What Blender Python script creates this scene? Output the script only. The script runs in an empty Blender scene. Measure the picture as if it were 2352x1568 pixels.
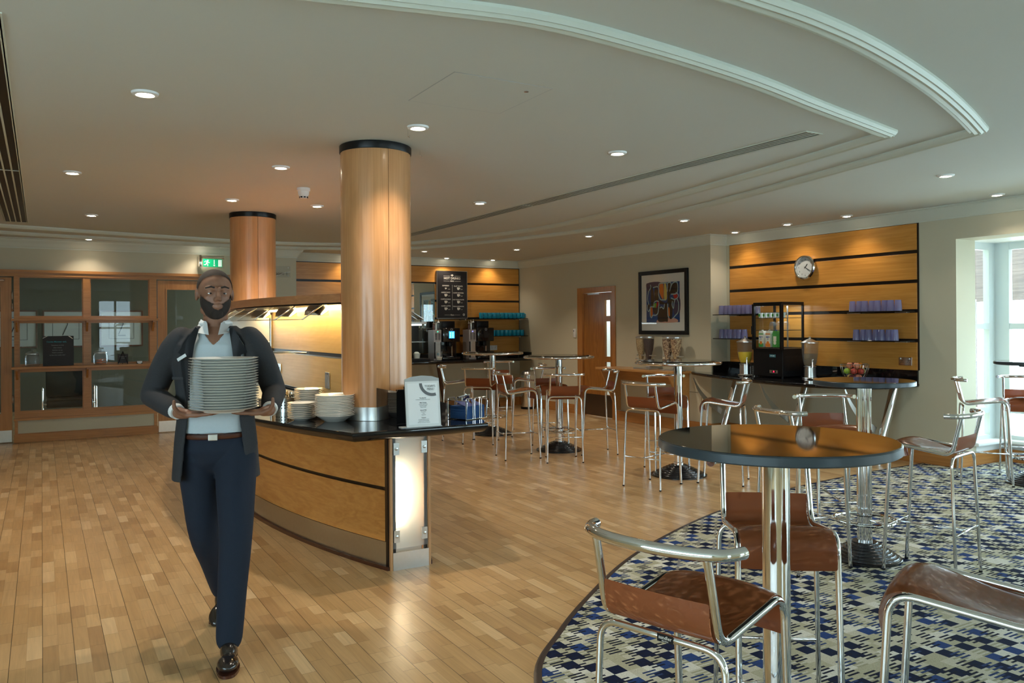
import bpy, bmesh, math, random
from mathutils import Vector, Matrix
random.seed(7)
SC = bpy.context.scene
COL = SC.collection
PI = math.pi

# ------------------------------------------------------------------ camera, world, exposure
YAW, ROLL = 0.5293, -0.00681
F = Vector((math.sin(YAW), math.cos(YAW), 0)); R0 = Vector((math.cos(YAW), -math.sin(YAW), 0)); U0 = Vector((0, 0, 1))
RR = R0 * math.cos(ROLL) + U0 * math.sin(ROLL); UU = U0 * math.cos(ROLL) - R0 * math.sin(ROLL)
cam_d = bpy.data.cameras.new('camera'); cam = bpy.data.objects.new('camera', cam_d); COL.objects.link(cam)
cam.matrix_world = Matrix(((RR.x, UU.x, -F.x, 0), (RR.y, UU.y, -F.y, 0), (RR.z, UU.z, -F.z, 1.45), (0, 0, 0, 1)))
cam_d.sensor_width = 36; cam_d.lens = 36 * 1848 / 2352; cam_d.shift_y = -37.3 / 2352; cam_d.clip_start = .05
SC.camera = cam
SC.view_settings.view_transform = 'Standard'; SC.view_settings.look = 'None'
SC.view_settings.gamma = 1; SC.view_settings.use_curve_mapping = False
SC.view_settings.exposure = 0.84
W = bpy.data.worlds.new('daylight'); SC.world = W; W.use_nodes = True
W.node_tree.nodes['Background'].inputs[0].default_value = (.66, .87, 1, 1)
W.node_tree.nodes['Background'].inputs[1].default_value = 5.6
CEIL = 2.61; XL_ = -3.42
def portal(name, loc, rot, sx, sy):
    l = bpy.data.lights.new(name, 'AREA'); l.shape = 'RECTANGLE'; l.size = sx; l.size_y = sy
    l.cycles.is_portal = True
    o = bpy.data.objects.new(name, l); COL.objects.link(o); o.location = loc; o.rotation_euler = rot; return o
portal('window_portal', (8.66, 2.63, 1.24), (0, PI/2, 0), 2.1, 4.0)
portal('rear_window_portal', (4.0, -4.0, 1.40), (PI/2, 0, 0), 6.8, 1.8)
portal('added_left_window_portal', (XL_-.0, -.4, 1.425), (0, -PI/2, 0), 1.75, 6.0)  # light guide for the added left windows
portal('added_right_window_portal', (8.05, -1.85, 1.375), (0, PI/2, 0), 1.85, 3.3)  # light guide for the added near right windows
SPOT_W = 32.0
SPOT_C = (1.0, .86, .69)

# ------------------------------------------------------------------ helpers
class MB:
    def __init__(s): s.bm = bmesh.new(); s.mi = 0
    def _f(s, vs):
        try:
            f = s.bm.faces.new(vs); f.material_index = s.mi; return f
        except ValueError: return None
    def face(s, pts): return s._f([s.bm.verts.new(p) for p in pts])
    def box(s, x0, x1, y0, y1, z0, z1, M=None, bev=0):
        v = [s.bm.verts.new(Vector(p) if M is None else M @ Vector(p)) for p in
             ((x0,y0,z0),(x1,y0,z0),(x1,y1,z0),(x0,y1,z0),(x0,y0,z1),(x1,y0,z1),(x1,y1,z1),(x0,y1,z1))]
        fs = [s._f([v[i] for i in q]) for q in ((0,3,2,1),(4,5,6,7),(0,1,5,4),(1,2,6,5),(2,3,7,6),(3,0,4,7))]
        if bev:
            es = list({e for f in fs for e in f.edges})
            r = bmesh.ops.bevel(s.bm, geom=es, offset=bev, segments=2, affect='EDGES', profile=.5, clamp_overlap=True)
            for f in r['faces']: f.material_index = s.mi
        return s
    def prism(s, poly, z0, z1, M=None):
        T = (lambda p: Vector(p)) if M is None else (lambda p: M @ Vector(p))
        a = [s.bm.verts.new(T((p[0], p[1], z0))) for p in poly]; b = [s.bm.verts.new(T((p[0], p[1], z1))) for p in poly]
        n = len(poly); s._f(a[::-1]); s._f(b)
        for i in range(n): s._f([a[i], a[(i+1) % n], b[(i+1) % n], b[i]])
        return s
    def tube(s, pts, r, n=12, closed=False, rs=None, cap=True):
        P = [Vector(p) for p in pts]; m = len(P); rings = []
        def tan(i):
            if closed: return (P[(i+1) % m] - P[i-1]).normalized()
            return (P[min(i+1, m-1)] - P[max(i-1, 0)]).normalized()
        t = tan(0); a = Vector((0,0,1)) if abs(t.z) < .9 else Vector((1,0,0)); u = t.cross(a).normalized()
        for i in range(m):
            t = tan(i); u = (u - t * u.dot(t)).normalized(); w = t.cross(u); q = rs[i] if rs else r
            rings.append([s.bm.verts.new(P[i] + (u*math.cos(2*PI*k/n) + w*math.sin(2*PI*k/n))*q) for k in range(n)])
        for i in range(m if closed else m-1):
            A, B = rings[i], rings[(i+1) % m]
            for k in range(n): s._f([A[k], A[(k+1) % n], B[(k+1) % n], B[k]])
        if cap and not closed: s._f(rings[0][::-1]); s._f(rings[-1])
        return s
    def lathe(s, prof, c=(0,0,0), n=32, M=None, sx=1, sy=1):
        rings = []
        for r, z in prof:
            if r < 1e-6: rings.append([s.bm.verts.new((Vector((c[0], c[1], c[2]+z))) if M is None else M @ Vector((0,0,z)))])
            else:
                rings.append([])
                for k in range(n):
                    p = Vector((r*sx*math.cos(2*PI*k/n), r*sy*math.sin(2*PI*k/n), z))
                    rings[-1].append(s.bm.verts.new(p + Vector(c) if M is None else M @ p))
        for A, B in zip(rings, rings[1:]):
            for k in range(n):
                k2 = (k+1) % n
                if len(A) == 1 and len(B) == 1: break
                if len(A) == 1: s._f([A[0], B[k2], B[k]])
                elif len(B) == 1: s._f([A[k], A[k2], B[0]])
                else: s._f([A[k], A[k2], B[k2], B[k]])
        return s
    def ball(s, c, r, sx=1, sy=1, sz=1, n=14, M=None):
        prof = [(r*math.sin(PI*i/n), -r*sz*math.cos(PI*i/n)) for i in range(n+1)]
        prof[0] = (0, prof[0][1]); prof[-1] = (0, prof[-1][1])
        if M is None: return s.lathe(prof, c, n*2, sx=sx, sy=sy)
        return s.lathe(prof, n=n*2, M=M @ Matrix.Translation(c) , sx=sx, sy=sy)
    def text(s, txt, size, M, align='CENTER', ex=.0006, bold=0):
        cu = bpy.data.curves.new('lettering', 'FONT'); cu.body = txt; cu.size = size; cu.align_x = align; cu.align_y = 'CENTER'
        cu.extrude = ex; cu.offset = bold; cu.resolution_u = 2
        o = bpy.data.objects.new('lettering', cu); COL.objects.link(o); bpy.context.view_layer.update()
        me = bpy.data.meshes.new_from_object(o.evaluated_get(bpy.context.evaluated_depsgraph_get()))
        me.transform(M); n0 = len(s.bm.faces); s.bm.from_mesh(me); s.bm.faces.ensure_lookup_table()
        for f in s.bm.faces[n0:]: f.material_index = s.mi
        bpy.data.objects.remove(o); bpy.data.meshes.remove(me); bpy.data.curves.remove(cu)
        return s
def setp(o, label=None, cat=None, group=None, kind=None):
    if label: o['label'] = label
    if cat: o['category'] = cat
    if group: o['group'] = group
    if kind: o['kind'] = kind
    return o
def obj(name, mb, mat, parent=None, smooth=True, **kw):
    me = bpy.data.meshes.new(name); bmesh.ops.recalc_face_normals(mb.bm, faces=mb.bm.faces) if kw.pop('recalc', True) else None
    mb.bm.to_mesh(me); mb.bm.free()
    for m in (mat if isinstance(mat, (list, tuple)) else [mat]): me.materials.append(m)
    if smooth:
        me.polygons.foreach_set('use_smooth', [True]*len(me.polygons)); me.set_sharp_from_angle(angle=math.radians(kw.pop('ang', 35)))
        me.polygons.foreach_set('use_smooth', [not (len(p.vertices) > 4 or (len(p.vertices) == 3 and abs(p.normal.z) > .9999)) for p in me.polygons])
    kw.pop('ang', None)
    o = bpy.data.objects.new(name, me); COL.objects.link(o)
    if parent is not None: o.parent = parent
    return setp(o, **kw)
def struct(name, mb, mat, parent=None, **kw):
    return obj(name, mb, mat, parent, kind=('structure' if parent is None else None), **kw)
def thing(name, label, cat, loc=(0,0,0), rz=0, group=None, kind=None):
    o = bpy.data.objects.new(name, None); COL.objects.link(o); o.location = loc; o.rotation_euler = (0, 0, rz)
    o.empty_display_size = .1
    return setp(o, label, cat, group, kind)
def dup(root, loc=None, rz=None, label=None, group=None):
    def cp(o, par):
        c = o.copy(); COL.objects.link(c); c.parent = par
        for ch in list(kids[o.name]): cp(ch, c)
        return c
    kids = {}
    def walk(o):
        kids[o.name] = list(o.children)
        for ch in o.children: walk(ch)
    walk(root); r = cp(root, None)
    if loc is not None: r.location = loc
    if rz is not None: r.rotation_euler = (0, 0, rz)
    if label: r['label'] = label
    if group: r['group'] = group
    return r
def fillet(pts, rad, n=6):
    """round the corners of a polyline; rad: number or list per inner vertex"""
    P = [Vector(p) for p in pts]; out = [P[0]]
    for i in range(1, len(P)-1):
        r = rad[i-1] if isinstance(rad, (list, tuple)) else rad
        a = (P[i-1]-P[i]); b = (P[i+1]-P[i]); la, lb = a.length, b.length; a.normalize(); b.normalize()
        ang = a.angle(b); d = min(r / math.tan(ang/2), la*.49, lb*.49)
        A = P[i] + a*d; B = P[i] + b*d
        for k in range(n+1):
            t = k/n; out.append(A*(1-t)**2 + P[i]*2*t*(1-t) + B*t*t)
    out.append(P[-1]); return out
def spline(pts, n=8, closed=False):
    P = [Vector(p) for p in pts]; out = []; m = len(P)
    for i in range(m if closed else m-1):
        if closed: p0, p1, p2, p3 = P[i-1], P[i], P[(i+1) % m], P[(i+2) % m]
        else: p0, p1, p2, p3 = P[max(i-1,0)], P[i], P[i+1], P[min(i+2, m-1)]
        for k in range(n):
            t = k/n
            out.append(.5*((2*p1) + (p2-p0)*t + (2*p0-5*p1+4*p2-p3)*t*t + (3*p1-p0-3*p2+p3)*t**3))
    if not closed: out.append(P[-1])
    return out
def edge_slab(mb, poly, levels):
    n = len(poly); P = [Vector((x, y, 0)) for x, y in poly]; A = sum(P[i].x*P[(i+1) % n].y - P[(i+1) % n].x*P[i].y for i in range(n)); sg = 1 if A > 0 else -1
    N = []
    for i in range(n):
        a = (P[i]-P[i-1]).normalized(); b = (P[(i+1) % n]-P[i]).normalized(); na = Vector((-a.y, a.x, 0))*sg; nb = Vector((-b.y, b.x, 0))*sg
        m = (na+nb).normalized(); N.append(m/max(.5, m.dot(na)))
    rings = [[mb.bm.verts.new(P[i] + N[i]*d + Vector((0, 0, z))) for i in range(n)] for d, z in levels]
    for R_a, R_b in zip(rings, rings[1:]):
        for i in range(n): mb._f([R_a[i], R_a[(i+1) % n], R_b[(i+1) % n], R_b[i]])
    mb._f(rings[0][::-1]); mb._f(rings[-1])
WX = lambda x, y, z: Matrix(((0,0,-1,x),(-1,0,0,y),(0,1,0,z),(0,0,0,1)))      # plane facing -X, right = -Y
WY = lambda x, y, z: Matrix(((1,0,0,x),(0,0,-1,y),(0,1,0,z),(0,0,0,1)))       # plane facing -Y, right = +X

# ------------------------------------------------------------------ materials
def new_mat(name):
    m = bpy.data.materials.new(name); m.use_nodes = True; nt = m.node_tree
    return m, nt, nt.nodes['Principled BSDF']
def mat(name, col, rough=.5, metal=0, spec=.5, trans=0, ior=1.45, emit=None, es=0, noise=0, nscale=8, coat=0, bump=0, bscale=60):
    m, nt, b = new_mat(name)
    b.inputs['Base Color'].default_value = (*col, 1); b.inputs['Roughness'].default_value = rough
    b.inputs['Metallic'].default_value = metal; b.inputs['Specular IOR Level'].default_value = spec
    b.inputs['Transmission Weight'].default_value = trans; b.inputs['IOR'].default_value = ior
    b.inputs['Coat Weight'].default_value = coat; b.inputs['Coat Roughness'].default_value = .06
    if emit: b.inputs['Emission Color'].default_value = (*emit, 1); b.inputs['Emission Strength'].default_value = es
    tc = nt.nodes.new('ShaderNodeTexCoord')
    if noise:
        n = nt.nodes.new('ShaderNodeTexNoise'); n.inputs['Scale'].default_value = nscale; n.inputs['Detail'].default_value = 5
        nt.links.new(tc.outputs['Object'], n.inputs['Vector'])
        mx = nt.nodes.new('ShaderNodeMix'); mx.data_type = 'RGBA'
        mx.inputs[6].default_value = (*[c*(1-noise) for c in col], 1); mx.inputs[7].default_value = (*[min(1, c*(1+noise)) for c in col], 1)
        nt.links.new(n.outputs['Fac'], mx.inputs[0]); nt.links.new(mx.outputs[2], b.inputs['Base Color'])
    if bump:
        n2 = nt.nodes.new('ShaderNodeTexNoise'); n2.inputs['Scale'].default_value = bscale; n2.inputs['Detail'].default_value = 3
        nt.links.new(tc.outputs['Object'], n2.inputs['Vector'])
        bp = nt.nodes.new('ShaderNodeBump'); bp.inputs['Strength'].default_value = bump; bp.inputs['Distance'].default_value = .002
        nt.links.new(n2.outputs['Fac'], bp.inputs['Height']); nt.links.new(bp.outputs['Normal'], b.inputs['Normal'])
    return m
def pane_mat(name, tint, rough=.0, body=0, bodycol=(.8, .85, .88), ior=1.45):
    m, nt, b = new_mat(name); nt.nodes.remove(b); N = nt.nodes.new; L = nt.links.new
    tr = N('ShaderNodeBsdfTransparent'); tr.inputs[0].default_value = (*tint, 1); gl = N('ShaderNodeBsdfGlossy'); gl.inputs['Roughness'].default_value = rough
    fr = N('ShaderNodeFresnel'); fr.inputs[0].default_value = ior; mx = N('ShaderNodeMixShader'); src = tr.outputs[0]
    if body:
        df = N('ShaderNodeBsdfDiffuse'); df.inputs[0].default_value = (*bodycol, 1); tl = N('ShaderNodeBsdfTranslucent'); tl.inputs[0].default_value = (*bodycol, 1)
        m1 = N('ShaderNodeMixShader'); m1.inputs[0].default_value = .5; L(df.outputs[0], m1.inputs[1]); L(tl.outputs[0], m1.inputs[2])
        m2 = N('ShaderNodeMixShader'); m2.inputs[0].default_value = body; L(src, m2.inputs[1]); L(m1.outputs[0], m2.inputs[2]); src = m2.outputs[0]
    ge = N('ShaderNodeNewGeometry'); iv = N('ShaderNodeMath'); iv.operation = 'SUBTRACT'; iv.inputs[0].default_value = 1; L(ge.outputs['Backfacing'], iv.inputs[1])
    mu = N('ShaderNodeMath'); mu.operation = 'MULTIPLY'; L(fr.outputs[0], mu.inputs[0]); L(iv.outputs[0], mu.inputs[1]); L(mu.outputs[0], mx.inputs[0]); L(src, mx.inputs[1]); L(gl.outputs[0], mx.inputs[2]); L(mx.outputs[0], nt.nodes['Material Output'].inputs[0])
    return m
def wood(name, c1, c2, axis='X', rough=.32, coat=.25, fine=60, k=1.0, knots=.35):
    m, nt, b = new_mat(name); L = nt.links.new
    tc = nt.nodes.new('ShaderNodeTexCoord'); mp = nt.nodes.new('ShaderNodeMapping')
    i = 'XYZ'.index(axis)
    sc = [fine*k]*3; sc[i] = 1.6*k; mp.inputs['Scale'].default_value = sc; L(tc.outputs['Object'], mp.inputs['Vector'])
    n1 = nt.nodes.new('ShaderNodeTexNoise'); n1.inputs['Scale'].default_value = 1; n1.inputs['Detail'].default_value = 6; n1.inputs['Distortion'].default_value = .4
    L(mp.outputs[0], n1.inputs['Vector'])
    mp2 = nt.nodes.new('ShaderNodeMapping'); s2 = [5*k]*3; s2[i] = .9*k; mp2.inputs['Scale'].default_value = s2; L(tc.outputs['Object'], mp2.inputs['Vector'])
    n2 = nt.nodes.new('ShaderNodeTexNoise'); n2.inputs['Scale'].default_value = 1; n2.inputs['Detail'].default_value = 3; n2.inputs['Distortion'].default_value = 1.2
    L(mp2.outputs[0], n2.inputs['Vector'])
    wv = nt.nodes.new('ShaderNodeMath'); wv.operation = 'SINE'; mu = nt.nodes.new('ShaderNodeMath'); mu.operation = 'MULTIPLY'; mu.inputs[1].default_value = 34
    L(n2.outputs['Fac'], mu.inputs[0]); L(mu.outputs[0], wv.inputs[0])
    ma = nt.nodes.new('ShaderNodeMath'); ma.operation = 'MULTIPLY_ADD'; ma.inputs[1].default_value = .10*knots*2; L(wv.outputs[0], ma.inputs[0]); L(n1.outputs['Fac'], ma.inputs[2])
    cr = nt.nodes.new('ShaderNodeValToRGB'); cr.color_ramp.elements[0].position = .25; cr.color_ramp.elements[1].position = .75
    cr.color_ramp.elements[0].color = (*c1, 1); cr.color_ramp.elements[1].color = (*c2, 1)
    L(ma.outputs[0], cr.inputs[0]); L(cr.outputs[0], b.inputs['Base Color'])
    b.inputs['Roughness'].default_value = rough; b.inputs['Coat Weight'].default_value = coat; b.inputs['Coat Roughness'].default_value = .15
    return m
M = {}
M['plaster'] = mat('ceiling_plaster', (.60, .62, .575), .9, noise=.02, nscale=1.3)
M['wall'] = mat('cream_wall_paint', (.55, .52, .395), .85, noise=.02, nscale=2)
M['trim'] = mat('cream_gloss_moulding', (.62, .66, .58), .5)
M['white'] = mat('white_gloss_paint', (.80, .83, .83), .35)
M['wv_x'] = wood('orange_veneer_along_x', (.50, .205, .030), (.64, .30, .060), 'X')
M['wv_y'] = wood('orange_veneer_along_y', (.50, .205, .030), (.64, .30, .060), 'Y')
M['wv_z'] = wood('orange_veneer_upright', (.45, .215, .080), (.57, .295, .125), 'Z', rough=.3, coat=.35, fine=95, knots=.45)
M['maple'] = wood('pale_maple_veneer', (.62, .37, .12), (.72, .47, .17), 'Y', rough=.35)
M['canopy'] = wood('reddish_canopy_veneer', (.40, .17, .07), (.52, .25, .11), 'Y', rough=.4)
M['oak_x'] = wood('oak_trim_along_x', (.37, .150, .036), (.50, .225, .062), 'X', rough=.35)
M['oak_y'] = wood('oak_trim_along_y', (.37, .150, .036), (.50, .225, .062), 'Y', rough=.35)
M['oak_z'] = wood('oak_trim_upright', (.37, .150, .036), (.50, .225, .062), 'Z', rough=.35)
M['door'] = wood('oak_door_veneer', (.26, .10, .018), (.40, .17, .035), 'Z', rough=.35, fine=80, knots=.6)
M['console'] = wood('light_oak_console', (.42, .20, .06), (.54, .28, .09), 'Y', rough=.35)
M['brownleg'] = mat('dark_brown_lacquer', (.07, .022, .012), .25, coat=.4)
M['chrome'] = mat('polished_chrome', (.82, .83, .84), .06, 1, noise=.01, nscale=3)
M['steel'] = mat('brushed_steel', (.62, .61, .59), .28, 1, noise=.06, nscale=40)
M['softsteel'] = mat('satin_aluminium', (.66, .66, .66), .35, 1, noise=.03, nscale=20)
M['black'] = mat('black_gloss_laminate', (.006, .006, .007), .035, spec=.6, noise=.2, nscale=6)
M['blackedge'] = mat('dark_grey_laminate_edge', (.030, .042, .050), .3, noise=.1, nscale=20)
M['blackmat'] = mat('matt_black_plastic', (.006, .006, .007), .34, spec=.3, noise=.2, nscale=12)
M['iron'] = mat('black_ribbed_iron', (.010, .010, .012), .22, coat=.3, noise=.2, nscale=12)
M['groove'] = mat('black_groove_strip', (.012, .007, .005), .3)
M['leather'] = mat('tan_saddle_leather', (.37, .118, .045), .24, noise=.03, nscale=14, coat=.15)
M['glass'] = pane_mat('clear_glass', (.96, .985, .975), ior=1.5)
M['frost'] = mat('frosted_glass', (.96, .95, .93), .62, trans=.9, ior=1.25)
M['mirror'] = mat('silvered_mirror', (.80, .85, .83), .01, 1)
M['china'] = mat('white_glazed_china', (.80, .78, .72), .12, coat=.5, noise=.01, nscale=9)
M['paper'] = mat('pale_paper', (.62, .66, .67), .6)
M['greyprint'] = mat('grey_print', (.13, .14, .15), .6)
M['midgrey'] = mat('stand_grey_acrylic', (.34, .37, .38), .35)
M['darkboard'] = mat('charcoal_menu_board', (.020, .017, .018), .5, noise=.1, nscale=10)
M['cream'] = mat('cream_print', (.70, .66, .58), .6)
M['napkin'] = mat('royal_blue_paper_napkin', (.008, .055, .18), .8, noise=.1, nscale=30)
M['napkinlight'] = mat('lilac_blue_paper_napkin', (.14, .16, .34), .8, noise=.08, nscale=30)
M['mug'] = mat('turquoise_glazed_mug', (.02, .38, .56), .15, coat=.4, noise=.03)
M['lilac'] = pane_mat('lilac_frosted_plastic', (.78, .78, .95), .12, .60, (.44, .45, .76))
M['clearplastic'] = pane_mat('clear_moulded_plastic', (.97, .98, .99), .04, .035, ior=1.4)
M['juice'] = mat('yellow_orange_juice', (.72, .50, .01), .25, noise=.03)
M['water'] = pane_mat('still_water', (.80, .88, .92), .02, .08, ior=1.6)
M['milk'] = mat('milky_liquid', (.78, .72, .60), .3)
M['red'] = mat('red_plastic', (.50, .03, .02), .4)
M['green'] = mat('green_print', (.05, .28, .05), .5)
M['blue'] = mat('blue_print', (.03, .08, .42), .5)
M['teal'] = mat('teal_badge', (.04, .16, .20), .3)
M['orangeprint'] = mat('orange_print', (.70, .20, .03), .5)
M['silverplastic'] = mat('silver_plastic', (.38, .36, .36), .35, .6, noise=.03)
M['lampglow'] = mat('downlight_lens', (1, .93, .8), .3, emit=(1, .86, .66), es=28)
M['tube'] = mat('lamp_tube_glow', (1, .95, .85), .3, emit=(1, .80, .52), es=16)
M['screen'] = mat('lit_blue_touchscreen', (.02, .2, .6), .2, emit=(.04, .30, .9), es=1.6)
M['screenoff'] = mat('dark_touchscreen', (.012, .011, .012), .12)
M['screenwhite'] = mat('screen_icons', (.8, .9, 1), .3, emit=(.6, .85, 1), es=1.5)
M['redled'] = mat('red_led_digits', (.6, .0, .02), .3, emit=(1, .01, .04), es=3)
M['greenled'] = mat('green_led', (.0, .6, .2), .3, emit=(.02, 1, .3), es=6)
M['blueled'] = mat('blue_led', (.1, .1, .7), .3, emit=(.12, .14, 1), es=6)
M['exitgreen'] = mat('exit_sign_green', (.0, .36, .15), .4, emit=(.0, .50, .20), es=.28)
M['exitwhite'] = mat('exit_sign_white', (.75, .85, .78), .4, emit=(.75, 1, .85), es=.3)
M['clockface'] = mat('clock_face_white', (.62, .60, .62), .35)
M['ink'] = mat('black_ink', (.02, .02, .025), .5)
M['socket'] = mat('white_plastic_fitting', (.72, .72, .70), .35)
M['alu_white'] = mat('white_window_frame', (.62, .68, .68), .35)
M['slat'] = wood('shade_darkened_cedar_slats', (.075, .048, .036), (.15, .105, .08), 'Y', rough=.7, coat=0)  # shade under the building put into the dark slat colour
M['outside'] = mat('pale_paving', (.85, .88, .90), .8, noise=.04, nscale=3)
M['dark'] = mat('dimmed_wall_and_joint_dark', (.065, .065, .048), .8)  # back room dimness put into the wall colour; also panel joint lines

def floor_mat():
    m, nt, b = new_mat('beech_strip_floor'); L = nt.links.new; N = nt.nodes.new
    def math_(op, a, bb=None, c=None):
        n = N('ShaderNodeMath'); n.operation = op
        for k, v in enumerate((a, bb, c)):
            if v is None: continue
            if isinstance(v, (int, float)): n.inputs[k].default_value = v
            else: L(v, n.inputs[k])
        return n.outputs[0]
    tc = N('ShaderNodeTexCoord'); sp = N('ShaderNodeSeparateXYZ'); L(tc.outputs['Object'], sp.inputs[0])
    u = math_('MULTIPLY', math_('ADD', sp.outputs[0], .128), 1/.0622); i = math_('FLOOR', u)
    wn = N('ShaderNodeTexWhiteNoise'); wn.noise_dimensions = '1D'; L(i, wn.inputs['W'])
    v = math_('MULTIPLY_ADD', sp.outputs[1], 1/.46, math_('MULTIPLY', wn.outputs['Value'], 7.3)); j = math_('FLOOR', v)
    # split some boards once more so that lengths vary
    cb = N('ShaderNodeCombineXYZ'); L(i, cb.inputs[0]); L(j, cb.inputs[1])
    wn2 = N('ShaderNodeTexWhiteNoise'); wn2.noise_dimensions = '2D'; L(cb.outputs[0], wn2.inputs['Vector'])
    fv = math_('FRACT', v); cut = math_('MULTIPLY_ADD', wn2.outputs['Value'], .5, .25); half = math_('GREATER_THAN', fv, cut)
    cb2 = N('ShaderNodeCombineXYZ'); L(i, cb2.inputs[0]); L(j, cb2.inputs[1]); L(half, cb2.inputs[2])
    wn3 = N('ShaderNodeTexWhiteNoise'); wn3.noise_dimensions = '3D'; L(cb2.outputs[0], wn3.inputs['Vector'])
    cr = N('ShaderNodeValToRGB'); e = cr.color_ramp.elements
    e[0].position = 0; e[0].color = (.36, .21, .09, 1); e[1].position = 1; e[1].color = (.61, .43, .235, 1)
    for p, c in ((.15, (.43, .265, .115, 1)), (.6, (.48, .305, .143, 1)), (.9, (.53, .35, .168, 1))):
        q = e.new(p); q.color = c
    L(wn3.outputs['Value'], cr.inputs[0])
    mp = N('ShaderNodeMapping'); mp.inputs['Scale'].default_value = (70, 3.2, 1); L(tc.outputs['Object'], mp.inputs[0])
    ad = N('ShaderNodeVectorMath'); ad.operation = 'MULTIPLY_ADD'; L(wn3.outputs['Color'], ad.inputs[0]); ad.inputs[1].default_value = (20, 20, 20); L(mp.outputs[0], ad.inputs[2])
    gn = N('ShaderNodeTexNoise'); gn.inputs['Scale'].default_value = 1; gn.inputs['Detail'].default_value = 5; gn.inputs['Distortion'].default_value = .6; L(ad.outputs[0], gn.inputs['Vector'])
    g = math_('MULTIPLY_ADD', gn.outputs['Fac'], .5, .75)
    # large worn stains
    sn = N('ShaderNodeTexNoise'); sn.inputs['Scale'].default_value = 1.6; sn.inputs['Detail'].default_value = 5; L(tc.outputs['Object'], sn.inputs['Vector'])
    g = math_('MULTIPLY', g, math_('MULTIPLY_ADD', sn.outputs['Fac'], .35, .83))
    # seams
    fu2 = math_('FRACT', math_('MULTIPLY', u, .5)); s1 = math_('LESS_THAN', math_('MINIMUM', fu2, math_('SUBTRACT', 1, fu2)), .011)
    fu = math_('FRACT', u); s2 = math_('LESS_THAN', math_('MINIMUM', fu, math_('SUBTRACT', 1, fu)), .014)
    s3 = math_('LESS_THAN', math_('ABSOLUTE', math_('SUBTRACT', fv, cut)), .0028); s4 = math_('LESS_THAN', math_('MINIMUM', fv, math_('SUBTRACT', 1, fv)), .0028)
    dark = math_('MAXIMUM', math_('MULTIPLY', s1, .8), math_('MAXIMUM', math_('MULTIPLY', s2, .22), math_('MULTIPLY', math_('MAXIMUM', s3, s4), .5)))
    g = math_('MULTIPLY', g, math_('SUBTRACT', 1, dark))
    vm = N('ShaderNodeVectorMath'); vm.operation = 'SCALE'; L(cr.outputs[0], vm.inputs[0]); L(g, vm.inputs['Scale'])
    L(vm.outputs[0], b.inputs['Base Color'])
    rn = N('ShaderNodeTexNoise'); rn.inputs['Scale'].default_value = 5; rn.inputs['Detail'].default_value = 4; L(tc.outputs['Object'], rn.inputs['Vector'])
    L(math_('MULTIPLY_ADD', rn.outputs['Fac'], .14, .25), b.inputs['Roughness'])
    b.inputs['Specular IOR Level'].default_value = .5
    return m
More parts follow.
